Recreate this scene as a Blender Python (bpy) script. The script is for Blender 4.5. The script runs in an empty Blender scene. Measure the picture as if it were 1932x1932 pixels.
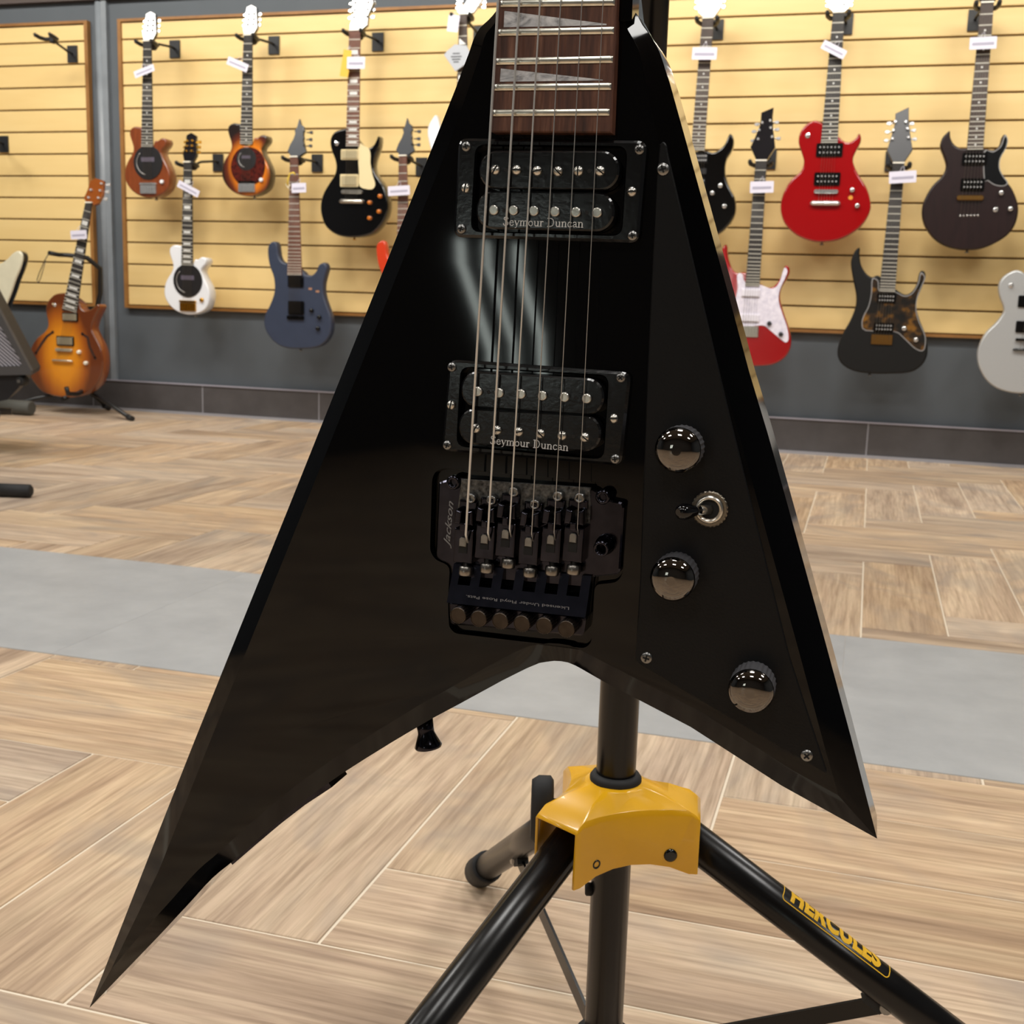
import bpy, bmesh, math, random
from mathutils import Vector, Matrix
from mathutils.geometry import tessellate_polygon
random.seed(7)
C = bpy.context.scene.collection
SC = bpy.context.scene
PI = math.pi
# ------------------------------------------------------------------ camera, light, exposure
cam_d = bpy.data.cameras.new('camera'); cam = bpy.data.objects.new('camera', cam_d); C.objects.link(cam)
def _cam():
    y, p, r = -0.288, 0.17685, -0.03124
    f = Vector((math.sin(y)*math.cos(p), math.cos(y)*math.cos(p), -math.sin(p)))
    rt = Vector((math.cos(y), -math.sin(y), 0)); dn = f.cross(rt)
    r2 = rt*math.cos(r) + dn*math.sin(r); d2 = -rt*math.sin(r) + dn*math.cos(r)
    m = Matrix((r2, -d2, -f)).transposed().to_4x4(); m.translation = (0, 0, .57)
    cam.matrix_world = m
_cam()
cam_d.sensor_width = 36; cam_d.lens = 2220/1932*36; cam_d.clip_start = .02
cam_d.dof.use_dof = True; cam_d.dof.focus_distance = .545; cam_d.dof.aperture_fstop = 34
SC.camera = cam
w = bpy.data.worlds.new('world'); SC.world = w; w.use_nodes = True
w.node_tree.nodes['Background'].inputs[0].default_value = (.9, .95, 1, 1)
w.node_tree.nodes['Background'].inputs[1].default_value = .25
SC.view_settings.view_transform = 'Standard'; SC.view_settings.look = 'None'
SC.view_settings.gamma = 1; SC.view_settings.use_curve_mapping = False
SC.view_settings.exposure = 0.0
def lamp(name, loc, size, power, col, target=None, spot=None, blend=.6, sy=None):
    d = bpy.data.lights.new(name, 'SPOT' if spot else 'AREA'); d.energy = power; d.color = col
    if spot: d.spot_size = math.radians(spot); d.spot_blend = blend; d.shadow_soft_size = size
    else:
        d.size = size
        if sy: d.shape = 'RECTANGLE'; d.size_y = sy
    o = bpy.data.objects.new(name, d); C.objects.link(o); o.location = loc
    t = Vector(target) - Vector(loc) if target else Vector((0, 0, -1))
    o.rotation_euler = t.to_track_quat('-Z', 'Y').to_euler()
    return o
WARM = (1, .95, .86); NEUT = (1, .98, .94)
for k in range(6):                                            # track spots that wash the slat wall
    x = -4.3 + k*1.05
    lamp('track_flood', (x, 3.15, 2.78), .85, 11, WARM, (x, 4.87, 1.30), sy=.2).data.spread = math.radians(115)
for x in (-3.95, -2.05, -.15, 1.75):                                    # ceiling panels of the shop
    for y in (-1.8, .45, 2.5):
        lamp('ceiling_panel', (x, y, 2.86), .6, 24, NEUT, sy=.6)

# ------------------------------------------------------------------ materials
def lin(h):
    h = h.lstrip('#'); r = []
    for i in (0, 2, 4):
        c = int(h[i:i+2], 16)/255; r.append(c/12.92 if c <= .04045 else ((c+.055)/1.055)**2.4)
    return (*r, 1)
_M = {}
def mat(name, col, rough=.5, metal=0, coat=0, noise=.0, scale=20, bump=0, spec=.5):
    if name in _M: return _M[name]
    m = bpy.data.materials.new(name); m.use_nodes = True; nt = m.node_tree; b = nt.nodes['Principled BSDF']
    c = lin(col); b.inputs['Base Color'].default_value = c
    b.inputs['Roughness'].default_value = rough; b.inputs['Metallic'].default_value = metal
    b.inputs['Coat Weight'].default_value = coat; b.inputs['Coat Roughness'].default_value = .03
    b.inputs['Specular IOR Level'].default_value = spec
    if noise or bump:
        tc = nt.nodes.new('ShaderNodeTexCoord'); n = nt.nodes.new('ShaderNodeTexNoise')
        n.inputs['Scale'].default_value = scale; n.inputs['Detail'].default_value = 4
        nt.links.new(tc.outputs['Object'], n.inputs['Vector'])
        if noise:
            r = nt.nodes.new('ShaderNodeValToRGB')
            r.color_ramp.elements[0].position = .3; r.color_ramp.elements[1].position = .7
            r.color_ramp.elements[0].color = tuple(x*(1-noise) for x in c[:3])+(1,)
            r.color_ramp.elements[1].color = tuple(min(1, x*(1+noise)) for x in c[:3])+(1,)
            nt.links.new(n.outputs['Fac'], r.inputs['Fac']); nt.links.new(r.outputs['Color'], b.inputs['Base Color'])
        if bump:
            bp = nt.nodes.new('ShaderNodeBump'); bp.inputs['Strength'].default_value = bump; bp.inputs['Distance'].default_value = .001
            nt.links.new(n.outputs['Fac'], bp.inputs['Height']); nt.links.new(bp.outputs['Normal'], b.inputs['Normal'])
    _M[name] = m; return m
def ramp_mat(name, stops, scale, rough, coat=0, detail=6, dist=0, rnd=True, bump=0, tint=0, metal=0):
    """stretched noise -> colour ramp, shifted per object"""
    if name in _M: return _M[name]
    m = bpy.data.materials.new(name); m.use_nodes = True; nt = m.node_tree; b = nt.nodes['Principled BSDF']; N = nt.nodes.new; L = nt.links.new
    tc = N('ShaderNodeTexCoord'); mp = N('ShaderNodeMapping'); mp.inputs['Scale'].default_value = scale
    L(tc.outputs['Object'], mp.inputs['Vector'])
    oi = N('ShaderNodeObjectInfo')
    if rnd:
        ml = N('ShaderNodeMath'); ml.operation = 'MULTIPLY'; ml.inputs[1].default_value = 57.
        L(oi.outputs['Random'], ml.inputs[0]); cb = N('ShaderNodeCombineXYZ'); L(ml.outputs[0], cb.inputs[0]); L(ml.outputs[0], cb.inputs[1])
        L(cb.outputs[0], mp.inputs['Location'])
    n = N('ShaderNodeTexNoise'); n.inputs['Scale'].default_value = 1; n.inputs['Detail'].default_value = detail; n.inputs['Distortion'].default_value = dist
    n.inputs['Roughness'].default_value = .62
    L(mp.outputs[0], n.inputs['Vector'])
    r = N('ShaderNodeValToRGB'); cr = r.color_ramp
    for i, (p, c) in enumerate(stops):
        e = cr.elements[i] if i < 2 else cr.elements.new(p)
        e.position = p; e.color = lin(c)
    L(n.outputs['Fac'], r.inputs['Fac']); out = r.outputs['Color']
    if tint:
        hv = N('ShaderNodeHueSaturation'); mr = N('ShaderNodeMapRange'); mr.inputs['To Min'].default_value = 1-tint; mr.inputs['To Max'].default_value = 1+tint
        L(oi.outputs['Random'], mr.inputs['Value']); L(mr.outputs[0], hv.inputs['Value']); L(out, hv.inputs['Color'])
        m2 = N('ShaderNodeMath'); m2.operation = 'MULTIPLY'; m2.inputs[1].default_value = 7.31; m3 = N('ShaderNodeMath'); m3.operation = 'FRACT'
        L(oi.outputs['Random'], m2.inputs[0]); L(m2.outputs[0], m3.inputs[0])
        m4 = N('ShaderNodeMapRange'); m4.inputs['To Min'].default_value = .7; m4.inputs['To Max'].default_value = 1.1
        L(m3.outputs[0], m4.inputs['Value']); L(m4.outputs[0], hv.inputs['Saturation']); out = hv.outputs['Color']
    L(out, b.inputs['Base Color']); b.inputs['Roughness'].default_value = rough; b.inputs['Coat Weight'].default_value = coat; b.inputs['Metallic'].default_value = metal
    b.inputs['Coat Roughness'].default_value = .03
    if bump:
        bp = N('ShaderNodeBump'); bp.inputs['Strength'].default_value = bump; bp.inputs['Distance'].default_value = .001
        L(n.outputs['Fac'], bp.inputs['Height']); L(bp.outputs['Normal'], b.inputs['Normal'])
    _M[name] = m; return m
def burst_mat(name, stops, cx, cz, sx, sz):
    """sunburst paint: colour runs from the middle of the body to its rim"""
    m = bpy.data.materials.new(name); m.use_nodes = True; nt = m.node_tree; b = nt.nodes['Principled BSDF']; N = nt.nodes.new; L = nt.links.new
    tc = N('ShaderNodeTexCoord'); mp = N('ShaderNodeMapping'); mp.inputs['Location'].default_value = (-cx/sx, -cz/sz, 0); mp.inputs['Scale'].default_value = (1/sx, 1/sz, 0)
    L(tc.outputs['Object'], mp.inputs['Vector']); ln = N('ShaderNodeVectorMath'); ln.operation = 'LENGTH'; L(mp.outputs[0], ln.inputs[0])
    n = N('ShaderNodeTexNoise'); n.inputs['Scale'].default_value = 30; mx = N('ShaderNodeMath'); mx.operation = 'MULTIPLY_ADD'; mx.inputs[1].default_value = .12
    mp2 = N('ShaderNodeMapping'); mp2.inputs['Scale'].default_value = (1, .12, 1); L(tc.outputs['Object'], mp2.inputs['Vector']); L(mp2.outputs[0], n.inputs['Vector'])
    L(n.outputs['Fac'], mx.inputs[0]); L(ln.outputs['Value'], mx.inputs[2])
    r = N('ShaderNodeValToRGB'); cr = r.color_ramp
    for i, (p, c) in enumerate(stops):
        e = cr.elements[i] if i < 2 else cr.elements.new(p)
        e.position = p; e.color = lin(c)
    L(mx.outputs[0], r.inputs['Fac']); L(r.outputs['Color'], b.inputs['Base Color']); b.inputs['Roughness'].default_value = .3
    b.inputs['Coat Weight'].default_value = 1; b.inputs['Coat Roughness'].default_value = .04
    return m
GLOSS = mat('black_gloss_lacquer', '#040405', .05, 0, 0, spec=.32)
SATIN = mat('satin_black_plastic', '#0f0f10', .4, bump=.15, scale=900, spec=.2)
BLKP = mat('black_plastic', '#0a0a0b', .16, bump=.05, scale=400)
BLKM = mat('black_chrome', '#34333a', .14, 1, noise=.25, scale=120)
BLKD = mat('dusty_black_metal', '#565553', .42, .7, noise=.75, scale=520, bump=.4)
DKCH = mat('dark_mirror_chrome', '#74706c', .04, 1)
KNRL = mat('knurled_dark_metal', '#77767a', .45, .75)
NICK = mat('nickel', '#cfcbc2', .28, 1, noise=.15, scale=300)
CHRO = mat('chrome', '#d8d8d8', .16, .8)
STEEL = mat('steel', '#8b8a88', .3, 1, noise=.2, scale=200)
WOUND = mat('wound_string', '#d2d2d0', .3, .6)
PLAIN = mat('plain_string', '#a9a9a8', .3, .6)
FRETM = mat('fret_metal', '#e2dfd2', .28, 1, noise=.15, scale=150)
DARK = mat('dark_hollow', '#020202', .8)
ROSE = ramp_mat('rosewood', [(.3, '#341d15'), (.52, '#583526'), (.70, '#7a5440')], (260, 22, 60), .5, detail=5, rnd=False, bump=.2)
PEARL = ramp_mat('grey_pearl', [(.35, '#8d9096'), (.5, '#c2c5ca'), (.68, '#e4e6e9')], (60, 140, 60), .2, detail=3, dist=2, rnd=False)
TUBE = mat('black_powder_coat', '#0b0a0a', .27, noise=.2, scale=60, spec=.4)
YELL = mat('yellow_enamel', '#ecb014', .28, coat=.4, noise=.04, scale=30)
YELP = mat('yellow_print', '#e8b52a', .4)
RUBB = mat('black_rubber', '#1a1a1b', .7, noise=.2, scale=80)
WPRT = mat('white_print', '#d6d6d6', .5)
GPRT = mat('grey_print', '#77787c', .4)
EPRT = mat('embossed_grey', '#79797b', .35, .3)
HANG = mat('black_hanger_metal', '#1d1e20', .45, noise=.1)
PAPER = mat('white_paper', '#d2cfde', .6); PSTRIP = mat('grey_print_strip', '#a19eb0', .6)
SLAT = ramp_mat('slat_melamine', [(.3, '#dabb7d'), (.7, '#e2c68a')], (1.2, 9, 9), .5, detail=3)
EDGE = ramp_mat('brown_edge_wood', [(.3, '#7d5426'), (.7, '#9a6c36')], (8, 8, 8), .5)
WALLM = mat('slate_grey_paint', '#50565c', .7, noise=.04, scale=6, bump=.1)
def tile_mat():
    m = bpy.data.materials.new('wood_look_tile'); m.use_nodes = True; nt = m.node_tree; b = nt.nodes['Principled BSDF']; N = nt.nodes.new; L = nt.links.new
    tc = N('ShaderNodeTexCoord'); oi = N('ShaderNodeObjectInfo'); ml = N('ShaderNodeMath'); ml.operation = 'MULTIPLY'; ml.inputs[1].default_value = 37.
    L(oi.outputs['Random'], ml.inputs[0]); cb = N('ShaderNodeCombineXYZ')
    for i in range(3): L(ml.outputs[0], cb.inputs[i])
    def noise(scale, detail, dist, rough=.6):
        mp = N('ShaderNodeMapping'); mp.inputs['Scale'].default_value = scale; L(tc.outputs['Object'], mp.inputs['Vector']); L(cb.outputs[0], mp.inputs['Location'])
        n = N('ShaderNodeTexNoise'); n.inputs['Scale'].default_value = 1; n.inputs['Detail'].default_value = detail; n.inputs['Distortion'].default_value = dist; n.inputs['Roughness'].default_value = rough
        L(mp.outputs[0], n.inputs['Vector']); return n.outputs['Fac']
    def ramp(f, stops):
        r = N('ShaderNodeValToRGB'); cr = r.color_ramp
        for i, (p, c) in enumerate(stops):
            e = cr.elements[i] if i < 2 else cr.elements.new(p)
            e.position = p; e.color = lin(c)
        L(f, r.inputs['Fac']); return r.outputs['Color']
    def mix(f, a, c, mode='MIX'):
        x = N('ShaderNodeMix'); x.data_type = 'RGBA'; x.blend_type = mode
        if isinstance(f, float): x.inputs[0].default_value = f
        else: L(f, x.inputs[0])
        L(a, x.inputs[6]); L(c, x.inputs[7]); return x.outputs[2]
    broad = ramp(noise((1.6, 9, 1), 4, .9), [(.32, '#a08a76'), (.45, '#bda48b'), (.56, '#cdb498'), (.68, '#d9c2a4')])
    streak = ramp(noise((2.4, 34, 1), 7, .6, .66), [(.34, '#8f7763'), (.46, '#b69c83'), (.6, '#d6bfa1')])
    fine = ramp(noise((7, 170, 1), 5, .2), [(.3, '#b9b2aa'), (.6, '#ffffff')])
    c = mix(.45, broad, streak); c = mix(.7, c, fine, 'MULTIPLY')
    gm = N('ShaderNodeMapRange'); gm.inputs['From Min'].default_value = .5; gm.inputs['From Max'].default_value = .68; L(noise((3.1, 5.3, 1), 3, 1.2), gm.inputs['Value'])
    g = N('ShaderNodeRGB'); g.outputs[0].default_value = lin('#8f847b'); mg = N('ShaderNodeMath'); mg.operation = 'MULTIPLY'; mg.inputs[1].default_value = .55; L(gm.outputs[0], mg.inputs[0])
    c = mix(mg.outputs[0], c, g.outputs[0])
    hv = N('ShaderNodeHueSaturation'); mr = N('ShaderNodeMapRange'); mr.inputs['To Min'].default_value = .94; mr.inputs['To Max'].default_value = 1.16
    L(oi.outputs['Random'], mr.inputs['Value']); L(mr.outputs[0], hv.inputs['Value']); L(c, hv.inputs['Color'])
    m2 = N('ShaderNodeMath'); m2.operation = 'MULTIPLY'; m2.inputs[1].default_value = 7.31; m3 = N('ShaderNodeMath'); m3.operation = 'FRACT'; L(oi.outputs['Random'], m2.inputs[0]); L(m2.outputs[0], m3.inputs[0])
    m4 = N('ShaderNodeMapRange'); m4.inputs['To Min'].default_value = .82; m4.inputs['To Max'].default_value = 1.12; L(m3.outputs[0], m4.inputs['Value']); L(m4.outputs[0], hv.inputs['Saturation'])
    L(hv.outputs['Color'], b.inputs['Base Color']); b.inputs['Roughness'].default_value = .45; b.inputs['Specular IOR Level'].default_value = .35
    return m
TILEW = tile_mat()
GTILE = ramp_mat('grey_floor_tile', [(.3, '#999b9d'), (.7, '#a9abac')], (9, 9, 9), .45, detail=8)
GROUT = mat('pale_grout', '#dccfba', .8)
BTILE = ramp_mat('charcoal_skirting_tile', [(.3, '#423f40'), (.7, '#4c494a')], (12, 12, 12), .5)
BGROUT = mat('grey_grout', '#8d8c92', .7)

# ------------------------------------------------------------------ mesh builder
class MB:
    def __init__(s): s.v = []; s.f = []; s.sm = []; s.mi = []; s.m = 0
    def add(s, vs, fs, smooth=False):
        o = len(s.v); s.v += [tuple(x) for x in vs]
        for f in fs: s.f.append([i+o for i in f]); s.sm.append(smooth); s.mi.append(s.m)
        return s
    def box(s, c, d, rz=0, M=None):
        M = M or (Matrix.Translation(c) @ Matrix.Rotation(rz, 4, 'Z'))
        vs = [M @ Vector((a*d[0]/2, b*d[1]/2, e*d[2]/2)) for a in (-1, 1) for b in (-1, 1) for e in (-1, 1)]
        return s.add(vs, [(0, 1, 3, 2), (4, 6, 7, 5), (0, 4, 5, 1), (2, 3, 7, 6), (0, 2, 6, 4), (1, 5, 7, 3)])
    def loops(s, ls, cap0=True, cap1=True, smooth=True, closed=True):
        n = len(ls[0]); o = len(s.v)
        for l in ls: s.v += [tuple(x) for x in l]
        for k in range(len(ls)-1):
            for i in range(n if closed else n-1):
                j = (i+1) % n
                s.f.append([o+k*n+i, o+k*n+j, o+(k+1)*n+j, o+(k+1)*n+i]); s.sm.append(smooth); s.mi.append(s.m)
        for on, b, l in ((cap0, o, ls[0]), (cap1, o+(len(ls)-1)*n, ls[-1])):
            if not on: continue
            if n <= 12: fs = [list(range(n))]
            else: fs = tessellate_polygon([[Vector(x) for x in l]])
            for f in fs: s.f.append([b+i for i in f]); s.sm.append(False); s.mi.append(s.m)
        return s
    def prism(s, poly, z0, z1, ch=0, chb=0, smooth=False):
        poly = ccw(poly); ls = []
        if chb: ls.append([(x, y, z0) for x, y in inset(poly, chb)]); ls.append([(x, y, z0+chb) for x, y in poly])
        else: ls.append([(x, y, z0) for x, y in poly])
        if ch: ls.append([(x, y, z1-ch) for x, y in poly]); ls.append([(x, y, z1) for x, y in inset(poly, ch)])
        else: ls.append([(x, y, z1) for x, y in poly])
        return s.loops(ls, smooth=smooth)
    def cyl(s, p0, p1, r, n=16, r1=None, ch=0, smooth=True):
        p0 = Vector(p0); p1 = Vector(p1); r1 = r if r1 is None else r1
        return s.lathe(p0, p1-p0, [(0, r), (1, r1)] if not ch else [(0, r), (1-ch/(p1-p0).length, r1), (1, r1-ch)], n, True, smooth)
    def lathe(s, o, ax, prof, n=20, unit=False, smooth=True):
        o = Vector(o); ax = Vector(ax); L = ax.length; a = ax/L; k = L if unit else 1
        e1 = a.orthogonal().normalized(); e2 = a.cross(e1); ls = []
        for h, r in prof:
            ls.append([o + a*(h*k) + (e1*math.cos(t) + e2*math.sin(t))*r for t in (2*PI*i/n for i in range(n))])
        return s.loops(ls, smooth=smooth)
    def tube(s, path, r, n=10, cap=True):
        P = [Vector(p) for p in path]; ls = []; up = None
        for i, p in enumerate(P):
            d = (P[min(i+1, len(P)-1)] - P[max(i-1, 0)]).normalized()
            if up is None: up = d.orthogonal().normalized()
            up = (up - d*up.dot(d)).normalized(); q = d.cross(up)
            rr = r[i] if isinstance(r, (list, tuple)) else r
            ls.append([p + (up*math.cos(t) + q*math.sin(t))*rr for t in (2*PI*k/n for k in range(n))])
        return s.loops(ls, cap, cap)
    def build(s, name, m, parent=None, mats=None):
        me = bpy.data.meshes.new(name); me.from_pydata(s.v, [], s.f); me.update()
        for x in (mats or [m]): me.materials.append(x)
        for p, sm, mi in zip(me.polygons, s.sm, s.mi): p.use_smooth = sm; p.material_index = mi
        bm = bmesh.new(); bm.from_mesh(me); bmesh.ops.recalc_face_normals(bm, faces=bm.faces); bm.to_mesh(me); bm.free()
        return link(name, me, parent)
def link(name, me, parent=None):
    o = bpy.data.objects.new(name, me); C.objects.link(o)
    if parent is not None: o.parent = parent
    return o
def area(p): return sum(p[i][0]*p[(i+1) % len(p)][1] - p[(i+1) % len(p)][0]*p[i][1] for i in range(len(p)))/2
def ccw(p): return list(p) if area(p) > 0 else list(reversed(p))
def inset(p, d):
    n = len(p); out = []
    for i in range(n):
        a, b, c = Vector(p[i-1][:2]), Vector(p[i][:2]), Vector(p[(i+1) % n][:2])
        e1 = (b-a); e2 = (c-b)
        n1 = Vector((-e1.y, e1.x)); n2 = Vector((-e2.y, e2.x))
        n1 = n1.normalized() if n1.length else n1; n2 = n2.normalized() if n2.length else n1
        m = n1+n2; m = m.normalized() if m.length > 1e-6 else n1
        dd = d[i] if isinstance(d, (list, tuple)) else d
        lim = 8 if isinstance(d, (list, tuple)) else 2.5
        k = min(lim, 1/max(.1, m.dot(n1)))
        out.append((b.x+m.x*dd*k, b.y+m.y*dd*k))
    return out
def smoothc(p, k=4):
    n = len(p); out = []
    for i in range(n):
        a, b, c, d = [Vector(p[(i+j-1) % n]) for j in range(4)]
        for q in range(k):
            t = q/k; out.append(tuple(.5*((2*b) + (c-a)*t + (2*a-5*b+4*c-d)*t*t + (3*b-a-3*c+d)*t**3)))
    return out
def mm(p): return [tuple(c/1000 for c in q) for q in p]
def circ(cx, cy, r, n=24, ry=None): return [(cx+r*math.cos(2*PI*i/n), cy+(ry or r)*math.sin(2*PI*i/n)) for i in range(n)]
def rrect(x0, y0, x1, y1, r, k=5):
    out = []
    for cx, cy, a in ((x1-r, y1-r, 0), (x0+r, y1-r, 90), (x0+r, y0+r, 180), (x1-r, y0+r, 270)):
        for i in range(k+1):
            t = math.radians(a+90*i/k); out.append((cx+r*math.cos(t), cy+r*math.sin(t)))
    return out
def roundpoly(p, r, k=4):
    """round the corners of a polygon"""
    out = []; n = len(p)
    for i in range(n):
        a, b, c = Vector(p[i-1]), Vector(p[i]), Vector(p[(i+1) % n])
        d1 = (a-b); d2 = (c-b); q = min(r, d1.length*.45, d2.length*.45); s = b+d1.normalized()*q; e = b+d2.normalized()*q
        for j in range(k+1):
            t = j/k; out.append(tuple(s*(1-t)**2 + b*2*t*(1-t) + e*t*t))
    return out
def tag(o, label, cat, group=None):
    o['label'] = label; o['category'] = cat
    if group: o['group'] = group
    return o
def thing(name, loc, label, cat, group=None, rot=(0, 0, 0)):
    o = bpy.data.objects.new(name, None); C.objects.link(o); o.location = loc; o.rotation_euler = rot; o.empty_display_size = .05
    return tag(o, label, cat, group)
def struct(o): o['kind'] = 'structure'; return o
def text_mesh(body, size, shear=0, bold=0, ext=.0, space=1):
    cu = bpy.data.curves.new('lettering', 'FONT'); cu.body = body; cu.size = size; cu.shear = shear; cu.offset = bold; cu.extrude = ext
    cu.align_x = 'CENTER'; cu.align_y = 'CENTER'; cu.space_character = space; cu.resolution_u = 3
    o = bpy.data.objects.new('lettering', cu); C.objects.link(o); bpy.context.view_layer.update()
    me = bpy.data.meshes.new_from_object(o.evaluated_get(bpy.context.evaluated_depsgraph_get()))
    bpy.data.objects.remove(o); bpy.data.curves.remove(cu); return me

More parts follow.
